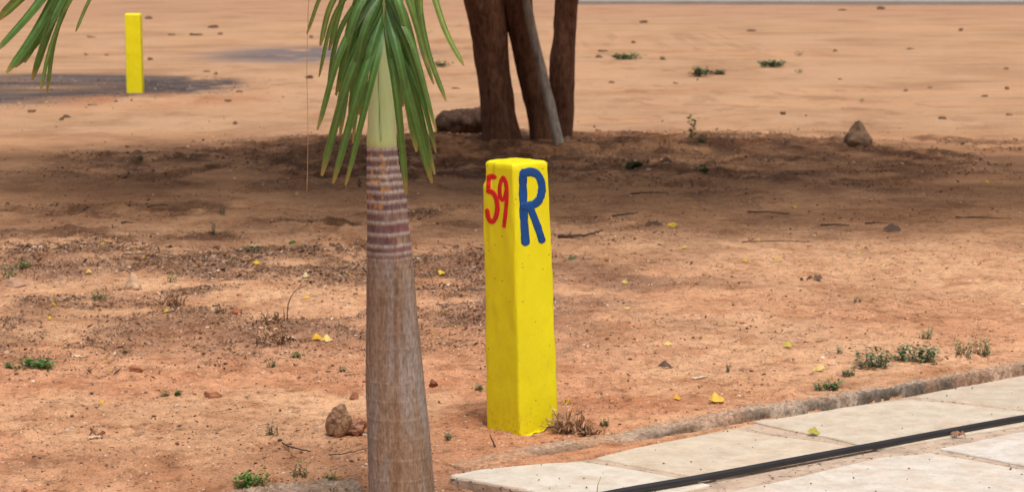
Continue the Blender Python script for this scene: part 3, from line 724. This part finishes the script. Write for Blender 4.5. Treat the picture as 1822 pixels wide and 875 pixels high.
# ------------------------------------------------------------------ rocks
def rock(name, px, py, wpx, hpx, label, col=(.40,.22,.13), seed=0, depth=.8, pts=None, group='loose stones on the earth', sink=.3, cat='rock', sub=3, power=1.0):
    p=onground(px,py); d=p[1]/3600; w_=wpx*d; h_=hpx*d
    bm=bmesh.new(); bmesh.ops.create_icosphere(bm,subdivisions=sub+1,radius=1)
    V=np.array([v.co for v in bm.verts]); F=[[v.index for v in f.verts] for f in bm.faces]; bm.free()
    rr=np.random.default_rng(seed)
    # cut with random planes for facets
    for _ in range(14):
        n=rr.normal(0,1,3); n/=np.linalg.norm(n); dd=rr.uniform(.45,.85) if pts!='peak' and power==1 else rr.uniform(.7,.95); s_=V@n; V-= np.outer(np.maximum(0,s_-dd),n)
    if pts=='peak': V[:,0]*=np.where(V[:,2]>-.2,1-.88*np.clip((V[:,2]+.2)/1.2,0,1),1); V[:,1]*=np.where(V[:,2]>-.2,1-.6*np.clip((V[:,2]+.2)/1.2,0,1),1)
    nz=np.array([float(fbm(v[0]*1.5+seed,v[1]*1.5+v[2]*2.1,1.6,seed,4))-.5 for v in V]); V=V*(1+(.30 if power==1 else .7)*nz[:,None]); V[:,0]+=(0 if power==1 else .25*V[:,2])
    V[:,2]-=V[:,2].min(); V[:,2]/=V[:,2].max()
    V=V*np.array([w_/2/np.abs(V[:,0]).max(),w_*depth/2,h_/(1-sink)]); V[:,2]-=h_*sink/(1-sink)
    C=np.tile(col,(len(V),1))*(1+.5*nz[:,None])
    return tag(mesh(name,V+p,F,M_rock,None,col=np.clip(C,0,1),loc=p,smooth=False),label,cat,group)
rock('rock',603,772,50,58,'tallest brown stone of the pair just left of the palm trunk',(.31,.19,.115),3,sink=.15,power=2)
rock('rock',632,771,46,36,'squat reddish stone tucked against the palm trunk beside the taller brown stone',(.36,.19,.12),11,sink=.15,power=2)
rock('rock',630,709,19,13,'small dark brown clod just above the stone pair left of the palm',(.28,.125,.07),21,sub=2)
rock('rock',770,688,20,15,'small dark brown stone just right of the palm trunk',(.20,.085,.05),31,sub=2)
rock('rock',1526,258,54,46,'pointed brown rock standing on the low bank at the right far side',(.36,.24,.15),42,pts='peak',sub=3)
rock('rock',236,514,32,32,'pale pinkish pointed stone among the litter at left',(.52,.36,.24),52,pts='peak')
rock('rock',28,510,56,17,'flat brown stone at the left edge below the green creeping weed',(.36,.22,.15),61)
rock('rock',1010,250,16,8,'little dark stone at the foot of the shade tree beside the leaning pole',(.2,.13,.09),71,sub=2)
rock('rock',240,660,30,11,'low reddish clod of earth in the open ground at left',(.34,.15,.08),81,sub=2)
rock('rock',422,558,20,10,'small rust-red clod left of the dead upright stem',(.32,.12,.06),91,sub=2)
rock('rock',378,704,36,10,'low crumbled heap of red earth right of two tiny green weeds',(.42,.2,.11),95,sub=3)
def log():
    p=onground(820,240); d=p[1]/3600; V=[];F=[];C=[]; n=36; seg=22
    for i in range(n):
        t=i/(n-1); x=-50*d+100*d*t; r=23*d*(min(1,(t*7)**.5) if t<.14 else 1)*(1+.05*math.sin(t*9))
        for k in range(seg):
            a_=2*math.pi*k/seg; nz=float(fbm(math.cos(a_)*2+t*6,math.sin(a_)*2,1.3,8,4))-.5
            V.append(np.array([x,math.cos(a_)*r*(1+.7*nz)*1.3,math.sin(a_)*r*(1+.7*nz)+15*d+.03*t])); C.append(np.array([.085,.047,.032])*(1+.8*nz))
    for i in range(n-1):
        for k in range(seg): j=(k+1)%seg; F.append((i*seg+k,i*seg+j,(i+1)*seg+j,(i+1)*seg+k))
    F+=[tuple(range(seg)),tuple(range((n-1)*seg,n*seg))]
    tag(mesh('log',np.array(V)+p+np.array([0,.35,0]),F,M_bark,None,col=np.clip(C,0,1),loc=p),'short thick dark log lying at the left foot of the shade tree','log')
log()
# ------------------------------------------------------------------ weeds
def weed(px,py,wpx,hpx,label,seed,kind='bush',green=(.075,.15,.06)):
    p=onground(px,py); d=p[1]/3600; W=wpx*d; Hh=hpx*d*1.15; rr=np.random.default_rng(seed)
    V=[];F=[];C=[]
    def leaf(c,u,L,wd,col):
        u=u/np.linalg.norm(u); s_=np.cross(u,[0,0,1.0]); s_/=np.linalg.norm(s_)+1e-9; s_=s_+np.array([0,0,rr.uniform(-.5,.5)]); up=np.array([0,0,1.0])
        b=len(V); V.extend([c,c+u*L*.45+s_*wd*.5+up*L*.06,c+u*L-up*L*.12,c+u*L*.45-s_*wd*.5+up*L*.06,c+u*L*.5-up*L*.02])
        F.extend([(b,b+1,b+4),(b+1,b+2,b+4),(b+2,b+3,b+4),(b+3,b,b+4)]); C.extend([col]*5)
    if kind=='bush': ns=int(max(6,wpx*.5))
    elif kind=='mat': ns=int(max(8,wpx*.6))
    else: ns=3
    for s_ in range(ns):
        ang=rr.uniform(0,2*math.pi); rad=rr.uniform(0,.5)
        if kind=='tall': rad*=.25
        b0=np.array([(rr.uniform(-.42,.42))*W if kind!='tall' else 0,rr.uniform(-.3,.3)*W if kind!='tall' else 0,0])
        b0[2]=hz(p[0]+b0[0],p[1]+b0[1])-p[2]
        tip=b0+np.array([math.cos(ang)*W*.22,math.sin(ang)*W*.22,Hh*rr.uniform(.45,1.0)])
        if kind=='tall': tip=np.array([rr.uniform(-.35,.35)*W,rr.uniform(-.3,.3)*W,Hh*rr.uniform(.6,1)])
        # stem
        b=len(V); q=np.array([max(.0012,.004*W),0,0]); V.extend([b0-q,b0+q,tip]); F.append((b,b+1,b+2)); C.extend([np.array([.12,.14,.05])]*3)
        nl=int(rr.integers(6,10)) if kind!='tall' else 16
        for k in range(nl):
            t=(k+1)/nl; c=b0+(tip-b0)*t; a2=rr.uniform(0,2*math.pi); u=np.array([math.cos(a2),math.sin(a2),rr.uniform(.0,.9)])
            L=min(.06,max(.011,W*rr.uniform(.10,.24))) if W<.17 or p[1]>16 else .16*rr.uniform(.10,.22); L*=1 if p[1]<16 else 1.5
            if kind=='tall': L=Hh*rr.uniform(.16,.28)
            if kind=='mat': u[2]*=.4
            leaf(c,u,L,L*rr.uniform(.35,.6),np.array(green)*rr.uniform(.55,1.6)*np.array([rr.uniform(.85,1.3),1,rr.uniform(.8,1.2)]))
    V=np.array(V); V[:,2]=np.maximum(V[:,2],-.01)
    return tag(mesh('weed',V+p,F,M_weed,None,smooth=False,col=np.clip(C,0,1),loc=p),label,'weed','green weeds growing in the earth')
gg=(.12,.19,.10); gl=(.11,.21,.04)
W=[(1553,650,56,30,'large grey-green weed clump left of the biggest group near the kerb','bush',gg),
(1626,642,84,26,'widest low grey-green weed sprawling just above the kerb','bush',gg),
(1645,602,30,17,'small green weed standing alone above the wide sprawling one','bush',gg),
(1712,632,34,28,'green weed clump at right near the kerb, left one of a touching pair','bush',gg),
(1745,631,36,30,'brighter green weed clump at far right near the kerb, right one of a touching pair','bush',(.06,.17,.075)),
(1513,669,32,14,'low small weed below left of the large grey-green clump','bush',gg),
(1470,692,44,13,'narrow row of green leaves hugging the kerb top','bush',(.07,.16,.06)),
(1497,629,15,12,'tiny green sprout left of the large grey-green clump','bush',gg),
(1298,663,15,15,'tiny sprout alone in bare earth between post and weed clumps','bush',gg),
(1526,542,17,10,'tiny green tuft highest on the open earth at right','bush',gg),
(445,864,56,27,'bright green weed clump at the bottom left by the buried kerb','bush',(.085,.22,.04)),
(533,849,28,25,'green weed just right of the bright clump at bottom left','bush',(.06,.15,.05)),
(547,874,32,12,'low green weed at the bottom edge on the buried kerb','bush',(.09,.19,.04)),
(587,873,30,18,'green weed at the bottom edge nearest the palm trunk','bush',(.09,.2,.04)),
(486,773,26,24,'thin spindly grey-green sprout left of the stone pair','bush',(.13,.17,.10)),
(797,782,18,14,'tiny green sprout between palm trunk and yellow post','bush',gg),
(528,637,25,12,'small bright green tuft left of the palm in the middle ground','bush',(.07,.2,.05)),
(483,653,18,12,'small dark green sprout left of the bright tuft','bush',(.05,.13,.06)),
(610,661,14,10,'tiny green sprout close left of the palm trunk','bush',(.05,.14,.06)),
(62,653,60,13,'low creeping green weed at the left edge','mat',(.09,.19,.05)),
(20,655,30,8,'end of creeping green weed touching the left edge','mat',(.09,.17,.05)),
(292,705,16,8,'left of two tiny flat green weeds in bare earth','mat',(.06,.16,.05)),
(317,702,20,8,'right of two tiny flat green weeds in bare earth','mat',(.06,.16,.05)),
(177,533,26,16,'pale green upright sprout in the litter right of the flat stone','bush',(.15,.24,.11)),
(305,502,20,15,'small green sprout in the litter right of the pale pointed stone','bush',(.07,.2,.05)),
(18,496,30,22,'dark green weed at the left edge above the flat stone','bush',(.06,.15,.05)),
(43,478,30,16,'green leafy weed trailing at upper left by the shade edge','bush',(.08,.2,.05)),
(414,470,13,14,'tiny light green sprout at the edge of the shade','bush',(.13,.25,.06)),
(450,447,30,10,'small flat green weed in the shade left of the palm','bush',(.08,.14,.06)),
(640,335,18,24,'upright blue-green sprout in the shade touching palm leaf tips','tall',(.06,.15,.08)),
(381,418,15,22,'upright dark blue-green sprout in the shade at left','tall',(.05,.12,.08)),
(396,382,20,18,'dark weed further back in the shade at left','bush',(.06,.11,.07)),
(245,293,20,12,'dark tuft at the back edge of the shade at far left','bush',(.05,.10,.06)),
(850,693,24,8,'low pale green weed touching the left side of the yellow post','mat',(.10,.2,.08)),
(225,627,14,8,'tiny green sprout beside a yellow leaf in bare earth at left','bush',(.06,.15,.05)),
(1075,759,20,10,'tiny green weed on the kerb right of the dry tuft','bush',(.09,.18,.07)),
(1232,250,24,42,'upright leafy seedling with bright green leaves at the back of the shade','tall',(.07,.2,.04)),
(1246,254,22,12,'low leaves at the foot of the upright seedling','mat',(.07,.14,.05)),
(1245,137,36,15,'dark green tuft largest on the far sand','bush',(.06,.13,.06)),
(1275,133,30,6,'faint thin weed right of the large far tuft','mat',(.12,.15,.08)),
(1116,106,46,7,'long low green weed on the far sand right of the tree','bush',(.07,.13,.05)),
(1377,120,46,9,'long low dark weed on the far sand at centre right','bush',(.07,.12,.05)),
(1423,101,13,10,'small dark round tuft above the long dark weed','bush',(.05,.12,.05)),
(1423,131,14,7,'small flat tuft right below the long dark weed','bush',(.07,.12,.05)),
(1177,107,16,6,'small tuft between the long green weed and the large far tuft','bush',(.09,.13,.06)),
(787,120,26,9,'far weed seen between palm leaves and the tree stems','bush',(.11,.16,.06)),
(1533,181,9,6,'tiny far sprout above the pointed rock','bush',(.07,.13,.05)),
(1247,309,28,14,'green weed in the dark litter in front of the seedling','bush',(.06,.13,.04)),
(1130,300,40,12,'dull green weeds in dark litter right of the yellow post top','bush',(.06,.09,.035)),
(985,245,22,9,'dull green tuft at the foot of the leaning pole','bush',(.05,.08,.03))]
for i,(px,py,w_,h_,lab,kind,g) in enumerate(W): weed(px,py,w_,h_,lab,100+i,kind,g)
# ------------------------------------------------------------------ dry tuft beside the post
def dry_tuft(px,py,wpx,hpx,label,seed,n=120,name='dry_weed',fork=True):
    p=onground(px,py); d=p[1]/3600; W=wpx*d; Hh=hpx*d; rr=np.random.default_rng(seed); V=[];F=[];C=[]
    for _ in range(n):
        b0=np.array([rr.normal(0,.16)*W,rr.normal(0,.16)*W,0]); u=np.array([rr.normal(0,1)*.9,rr.normal(0,1)*.6,rr.uniform(.15,1.2)]); u/=np.linalg.norm(u)
        L=Hh*rr.uniform(.5,1.15); mid=b0+u*L*.55+np.array([0,0,L*.12]); tip=b0+u*L+rr.normal(0,.18,3)*L; tip[2]=max(.001,tip[2])
        wd=rr.uniform(.001,.0032); s_=np.array([u[1],-u[0],.3]); s_/=np.linalg.norm(s_); b=len(V)
        V+=[b0-s_*wd,b0+s_*wd,mid-s_*wd*1.4,mid+s_*wd*1.4,tip]; F+=[(b,b+1,b+3,b+2),(b+2,b+3,b+4)]
        c=np.array([.36,.22,.13])*rr.uniform(.4,1.5); C+=[c]*5
        if rr.random()<.4:
            q=tip; a_=rr.normal(0,1,3); a_/=np.linalg.norm(a_); L2=rr.uniform(.008,.02); b=len(V); V+=[q,q+a_*L2+s_*L2*.3,q+a_*L2*1.7,q+a_*L2-s_*L2*.3]; F.append((b,b+1,b+2,b+3)); C+=[c*1.2]*4
    return tag(mesh(name,np.array(V)+p,F,M_litter,None,smooth=False,col=np.clip(C,0,1),loc=p),label,'dry weed','dry brown weeds')
dry_tuft(1015,768,78,46,'dry brown withered tuft at the right foot of the large yellow post',7,130)
dry_tuft(1045,772,60,22,'low flattened dry tuft right of the taller withered tuft',8,90)
dry_tuft(490,600,90,30,'dry brown stubble around the foot of the dead upright stem',9,200)
dry_tuft(305,543,60,34,'dry twiggy tuft below the green sprout in the litter at left',10,90)
dry_tuft(480,575,70,26,'dry stubble just left of the dead upright stem',12,110)
CL=[(266,34),(161,67),(153,99),(190,99),(267,107),(379,50),(355,63),(392,62),(305,63),(343,63),(367,128),(384,133),(425,164),(405,181),(206,180),(165,187),(120,209),(110,214),(57,200),(418,221),(554,68),(550,140),(1066,103),(1072,92),(1145,41),(1336,56),(1499,19),(1568,17),(1495,142),(1486,92),(1619,88),(1709,56),(1611,163),(1654,157),(1752,172),(1795,206),(1394,204),(1679,212),(1087,148),(1203,149),(1128,77),(1791,124),(1791,159),(1063,234),(1120,236),(810,158),(750,180)]
for i,(px,py) in enumerate(CL):
    q=random.Random(i*7+1); t_=q.uniform(.6,1.2); rock('clod',px,py,q.uniform(7,20),q.uniform(2.5,6),'small dark clod of earth dotted on the far pale sand',tuple(k_*t_ for k_ in (.19,.115,.07)),500+i,group='clods on the far sand',sub=2,cat='clod')
# ------------------------------------------------------------------ twigs, stems
def stick(name,pts,r,label,mat=None,cat='twig',group='twigs lying about',col=None):
    P=spline([np.array(q) for q in pts],24); P[:,:]+= (np.random.default_rng(int(pts[0][0]*999)%1000).normal(0,1,P.shape))*r*.25
    V,F=tube_pts(P,np.linspace(r,r*.45,24),7); return tag(mesh(name,V,F,mat or M_twig),label,cat,group)
M_twig=mat_var('twig_bark',[(.3,(.055,.035,.028)),(.7,(.13,.085,.06))],30,.9,.3,.002)
M_pale=mat_var('pale_chip',[(.3,(.55,.46,.34)),(.7,(.72,.64,.5))],30,.8,.2,.001)
def g3(px,py,dz=0): 
    p=onground(px,py).copy(); p[2]+=dz; return p
stick('twig',[g3(992,424,.012),g3(1030,424,.02),g3(1050,422,.02),g3(1071,418,.03)],.012,'dark stick lying on the sand just right of the yellow post')
stick('twig',[g3(502,792,.01),g3(530,803,.012),g3(590,812,.008),g3(655,803,.012)],.0035,'thin long twig lying left of the palm foot')
stick('twig',[g3(511,795,.006),g3(520,806,.008),g3(536,813,.006)],.0022,'tiny twig crossing the long thin one left of the palm')
b=g3(511,572); stick('dead_stem',[b,b+np.array([.003,0,.05]),b+np.array([.012,0,.10]),b+np.array([.045,0,.155]),b+np.array([.10,.02,.175])],.0035,'dead curved stem standing up from the dry stubble',cat='dead stem',group=None)
b=g3(882,793); stick('twig',[b,b+np.array([-.010,0,.02]),b+np.array([-.022,0,.05])],.004,'short dark twig sticking up at the left foot of the large post')
for i,(x0,y0,x1,y1,lab) in enumerate([(1122,346,1190,344,'dark stick in the shade far right of the post top'),(1090,388,1135,380,'dark stick right of the post at the shade edge'),(1330,378,1405,382,'long dark stick in the middle of the sand at right'),(1460,402,1512,402,'dark stick further right on the sand'),(1700,388,1800,391,'dark stick near the right edge on the sand'),(1320,432,1445,432,'faint thin stick lying across the sand at centre right'),(262,370,300,366,'short dark stick deep in the shade at left'),(216,398,236,398,'shortest dark stick at left in the shade'),(1540,400,1580,398,'small dark stick right of the longer ones'),(1155,400,1172,396,'small dark curled stick near the yellow leaf')]):
    stick('twig',[g3(x0,y0,.006),g3((x0+x1)/2,(y0+y1)/2-1,.008),g3(x1,y1,.006)],.006 if i!=5 else .004,lab)
for (x0,y0,x1,y1,r,lab) in [(470,599,487,596,.006,'short pale stick, left one of two below the stubble'),(504,597,530,597,.006,'short pale stick, right one of two below the stubble'),(128,636,152,636,.007,'pale stick alone in bare earth at left'),(158,782,180,779,.006,'pale sliver beside the brown curled leaf at left'),(1232,675,1256,673,.006,'pale sliver on the earth above the kerb')]:
    stick('stick',[g3(x0,y0,.006),g3((x0+x1)/2,(y0+y1)/2,.007),g3(x1,y1,.006)],r,lab,M_pale,'stick','pale sticks lying on the earth')
b=atZ(1062,876,.002); stick('grass_blade',[b,b+np.array([.004,0,.03]),b+np.array([.014,.01,.055])],.0016,'thin green grass blade standing on the flagstone',mat_var('blade',[(.3,(.12,.2,.06)),(.7,(.2,.28,.1))],9,.6,0),'grass blade',None)
p0=g3(553,385); stick('stick',[p0,p0+np.array([-.012,0,.05])],.003,'tiny pale upright stick in the shade left of the palm',M_pale,'stick','pale sticks lying on the earth')
# ------------------------------------------------------------------ fallen leaves
def fallen(px,py,wpx,hpx,label,col,seed,name='fallen_leaf',cat='leaf',n=1,group='yellow fallen leaves',z=None):
    p=onground(px,py) if z is None else atZ(px,py,z); d=p[1]/3600; rr=np.random.default_rng(seed); V=[];F=[];C=[]
    for q in range(n):
        L=wpx*d*(1 if n==1 else rr.uniform(.45,.65)); off=np.array([0 if n==1 else (q/(n-1)-.5)*wpx*d*.6,rr.uniform(-.01,.01)*(n>1),0]); a_=rr.uniform(-.3,.3); H_=hpx*d
        ux=np.array([math.cos(a_),math.sin(a_),rr.uniform(-.1,.15)]); uy=np.array([-math.sin(a_)*.8,math.cos(a_)*.7,rr.uniform(.45,.8)]); fr_=rr.uniform(1,3); ph=rr.uniform(0,6); m_=7
        b=len(V)
        for i in range(m_):
            t=i/(m_-1); w_=math.sin(math.pi*min(1,t*.94+.04))**.8*L*.30; c=off+ux*(t-.5)*L+np.array([0,0,.005+w_*.5+H_*.14*math.sin(ph+fr_*3*t)]); w_*=1+.3*math.sin(ph*2+t*11)
            for s_ in (-1,0,1): V.append(c+uy*s_*w_+np.array([0,0,abs(s_)*H_*.18])); C.append(np.array(col)*(1+.2*rr.normal()*.5)*(1 if s_ else .85))
        for i in range(m_-1):
            for s_ in range(2): F.append((b+i*3+s_,b+i*3+s_+1,b+i*3+s_+4,b+i*3+s_+3))
    return tag(mesh(name,np.array(V)+p,F,M_yleaf,None,col=np.clip(C,0,1),loc=p),label,cat,group)
YL=(.72,.45,.02); YP=(.75,.58,.22)
LV=[(565,596,22,13,'bright yellow leaf left in the touching pair left of the palm',YL),(581,596,20,9,'paler yellow leaf right in the touching pair left of the palm',(.8,.62,.2)),
(457,472,14,9,'yellow leaf alone at the edge of the shade left of the palm',YL),(1196,405,20,9,'crumpled yellow leaf at the shade edge right of the post',(.75,.55,.05)),
(784,491,16,7,'yellow leaf between palm trunk and yellow post',(.72,.52,.04)),(182,718,10,6,'small yellow leaf in bare earth at lower left',YL),
(1275,715,28,11,'largest yellow leaf lying just above the kerb',(.75,.50,.07)),(1205,713,15,9,'orange-yellow leaf left of the largest one above the kerb',(.66,.38,.04)),
(1402,618,18,7,'olive-yellow leaf on the earth at centre right',(.50,.47,.06)),(1457,660,22,10,'cream and yellow leaf left of the low weeds',YP),
(1189,613,14,7,'pale yellow leaf on the earth right of the post',(.8,.62,.2)),(545,532,11,6,'yellow leaf right of the dead upright stem',(.7,.5,.05)),
(640,564,9,6,'little yellow leaf touching the left side of the palm trunk',YL),(187,646,9,5,'little orange-yellow leaf near the tiny sprout at left',(.6,.35,.03)),
(1112,505,12,6,'pale olive leaf on the sand right of the post',(.6,.5,.12)),(1327,466,10,5,'orange-yellow leaf on the sand at centre',YL),(1384,466,12,4,'thin dull yellow leaf right of the orange one on the sand',(.6,.48,.1)),
(1349,429,8,4,'tiny yellow leaf beside the faint thin stick',(.7,.52,.05)),(1217,444,14,4,'dull yellow leaf lying below the crumpled yellow one',(.6,.45,.12)),(1116,551,10,6,'small pale leaf near the post at mid height',(.7,.55,.15)),(1415,371,10,5,'small yellow leaf in the light shade at right',(.7,.52,.08)),
(1236,372,9,5,'tiny yellow leaf in the shade right of the post',(.65,.45,.06)),(1757,326,9,6,'orange leaf in the light shade at far right',(.68,.45,.06)),(1528,452,8,4,'tiny green-yellow leaf on the open sand',(.55,.5,.12)),
(158,488,12,9,'yellow leaf above the flat stone at left',(.66,.45,.1)),(88,568,9,6,'yellow leaf among the litter at far left',YL),(295,556,11,5,'yellow leaf under the dry twiggy tuft',(.7,.48,.05)),
(183,437,11,4,'faint yellow leaf in the shade at left',(.6,.4,.05)),(455,312,8,5,'yellow leaf deep in the shade above left of the palm',(.6,.4,.05)),(528,348,9,5,'pale leaf deep in the shade beside the hanging fibre',YP)]
for i,(px,py,w_,h_,lab,c) in enumerate(LV): fallen(px,py,w_,h_,lab,c,300+i)
fallen(1448,772,22,8,'green-yellow leaf lying in the grey joint of the paving',(.45,.42,.06),401,z=.002)
fallen(1705,778,24,13,'brown curled leaf lying on the paving below the pipe',(.33,.17,.10),402,z=0.0,group='brown fallen leaves',n=3)
fallen(172,776,26,18,'brown curled leaf standing up in bare earth at lower left',(.24,.10,.05),403,group='brown fallen leaves',n=2)
fallen(1018,463,16,6,'dark green leaf lying right of the post',(.06,.10,.03),404,group='green fallen leaves')
fallen(520,435,14,5,'dark green leaf lying in the shade left of the palm',(.06,.12,.03),405,group='green fallen leaves')
fallen(543,494,16,10,'pale cream leaf in the litter at the tip of the dead stem',(.62,.55,.3),406,group='pale fallen leaves')
fallen(1008,720,16,26,'yellow leaf caught in the dry tuft at the right side of the post',(.72,.55,.04),407,n=2)
for i,(px,py,w_,h_,lab) in enumerate([(596,439,18,9,'dark brown curled leaf in the shade edge left of the palm'),(605,446,18,5,'flat dark leaf below the curled one left of the palm'),(812,442,14,7,'dark leaf close to the left side of the post'),(1163,402,26,9,'dark crumpled leaves left of the crumpled yellow leaf'),(1588,412,30,5,'brown flat leaves on the sand at right'),(1448,496,26,9,'brown and pale leaf scrap on open sand at centre right'),(1183,655,26,8,'dark flake on the earth right of the post'),(900,460,6,4,'dark crumb behind the post'),(1185,296,22,8,'dark leaf scrap in the litter near the seedling')]):
    if i==7: continue
    fallen(px,py,w_,h_,lab,(.12,.07,.045),420+i,group='brown fallen leaves',n=2 if i in (0,3,5) else 1)
# ------------------------------------------------------------------ gravel and litter (uncountable)
def visible(x,y,pad=.25): return abs(x)<y*.262+pad
def gravel():
    rg=np.random.default_rng(11); V=[];F=[];C=[]
    bm=bmesh.new(); bmesh.ops.create_icosphere(bm,subdivisions=1,radius=1); U=np.array([v.co for v in bm.verts]); FF=np.array([[v.index for v in f.verts] for f in bm.faces]); bm.free()
    pts=[]
    while len(pts)<30000:
        y=6.2+ (rg.random()**1.6)*13; x=rg.uniform(-1,1)*(y*.265+.3); pts.append((x,y))
    pts=np.array(pts); h=height(pts[:,0],pts[:,1]); s=poly_sd(pts[:,0],pts[:,1],base_xy); l=litter_mask(pts[:,0],pts[:,1]); cl=fbm(pts[:,0],pts[:,1],1.5,120,3)
    for (x,y),z,sd_,lm,cc in zip(pts,h,s,l,cl):
        if sd_<.14: continue
        if rg.random()>.25+1.1*float(ss(.4,.65,cc))+lm: continue
        r=rg.lognormal(math.log(.0026),.5)*(1+.03*(y-7)); r=min(r,.011)
        v=U*(1+rg.uniform(-.3,.3,(len(U),1)))*r*np.array([rg.uniform(.8,1.5),rg.uniform(.8,1.3),rg.uniform(.5,.9)])+np.array([x,y,z+r*.3])
        b=len(V); V.extend(v); F.extend((FF+b).tolist()); q=rg.random()
        c=np.array([.42,.22,.13])*rg.uniform(.6,1.2) if q<.55 else (np.array([.15,.07,.045])*rg.uniform(.6,1.3) if q<.84 else np.array([.62,.50,.40])*rg.uniform(.8,1.15))
        C.extend([c]*len(U))
    o=mesh('gravel',V,F,M_litter,None,smooth=False,col=np.clip(C,0,1)); o['kind']='stuff'; o['label']='grit and small pebbles strewn over the red earth'
gravel()
def litter():
    rg=np.random.default_rng(12); V=[];F=[];C=[]
    N=260000; y=6.6+rg.random(N)**1.1*24; x=rg.uniform(-1,1,N)*(y*.265+.3); M_=260000; y2=8.3+rg.random(M_)*4.4; x2=rg.uniform(-1,.03,M_)*(y2*.265+.3); x=np.concatenate([x,x2]); y=np.concatenate([y,y2]); N+=M_
    lm=litter_mask(x,y); hb=hb_mask(x,y)*2+blob(x,y,90,158,2.9,3.6,.25)*2.0+.02*(y>20)+blob(x,y,300,178,1.3,1.0,.5)*.8
    cl=fbm(x,y,2.4,140,3); dens=np.clip(lm*(.25+.75*ss(.35,.6,cl))*1.1+hb*(.12+.88*ss(.42,.58,cl))+.0018,0,1); keep=rg.random(N)<dens*np.where(y<12.5,.75,.75*(y<22.5)+.2)
    s=poly_sd(x,y,base_xy); keep&=(s>.15)|((y<7.15)&(s>.02)); x,y=x[keep],y[keep]; z=height(x,y)
    for a_,b_,c_ in zip(x,y,z):
        L=rg.lognormal(math.log(.0085),.5)*(1+.05*(b_-7)); L=min(L,.05); t=rg.uniform(0,math.pi*2); u=np.array([math.cos(t),math.sin(t),rg.uniform(-.1,.7)]); v=np.cross(u,rg.normal(0,1,3)); v/=np.linalg.norm(v)+1e-9
        wd=L*rg.choice([.12,.35,.5],p=[.45,.3,.25]); p=np.array([a_,b_,c_+.004+L*.15]); b=len(V)
        V+=[p-u*L*.5,p-v*wd*.5+np.array([0,0,L*.08]),p+u*L*.5,p+v*wd*.5]; F.append((b,b+1,b+2,b+3)); q=rg.random()
        c=(np.array([.12,.068,.045]) if q<.42 else np.array([.27,.155,.095]) if q<.84 else np.array([.50,.39,.31]) if q<.99 else np.array([.62,.42,.04]))*rg.uniform(.6,1.3); C+=[c]*4
    o=mesh('leaf_litter',V,F,M_litter,None,smooth=False,col=np.clip(C,0,1)); o['kind']='stuff'; o['label']='dry brown leaf crumbs and twig bits over the shaded earth'
litter()
def crumbs():
    rg=np.random.default_rng(15); V=[];F=[];C=[]
    for _ in range(130):
        px=rg.uniform(830,1822); py=rg.uniform(690,875)
        p=atZ(px,py,.003)
        if poly_sd(p[0],p[1],base_xy)>-.02: continue
        L=rg.uniform(.002,.006); b=len(V)
        for q in ((-1,0,0),(0,-1,0),(1,0,.2),(0,1,0),(0,0,1)): V.append(p+np.array(q)*L*rg.uniform(.6,1.3))
        F+=[(b,b+1,b+4),(b+1,b+2,b+4),(b+2,b+3,b+4),(b+3,b,b+4)]; C+=[np.array([.16,.09,.06])*rg.uniform(.6,1.6)]*5
    o=mesh('path_crumbs',V,F,M_litter,None,smooth=False,col=C); o['kind']='stuff'; o['label']='crumbs of earth scattered on the pale flagstones'
crumbs()
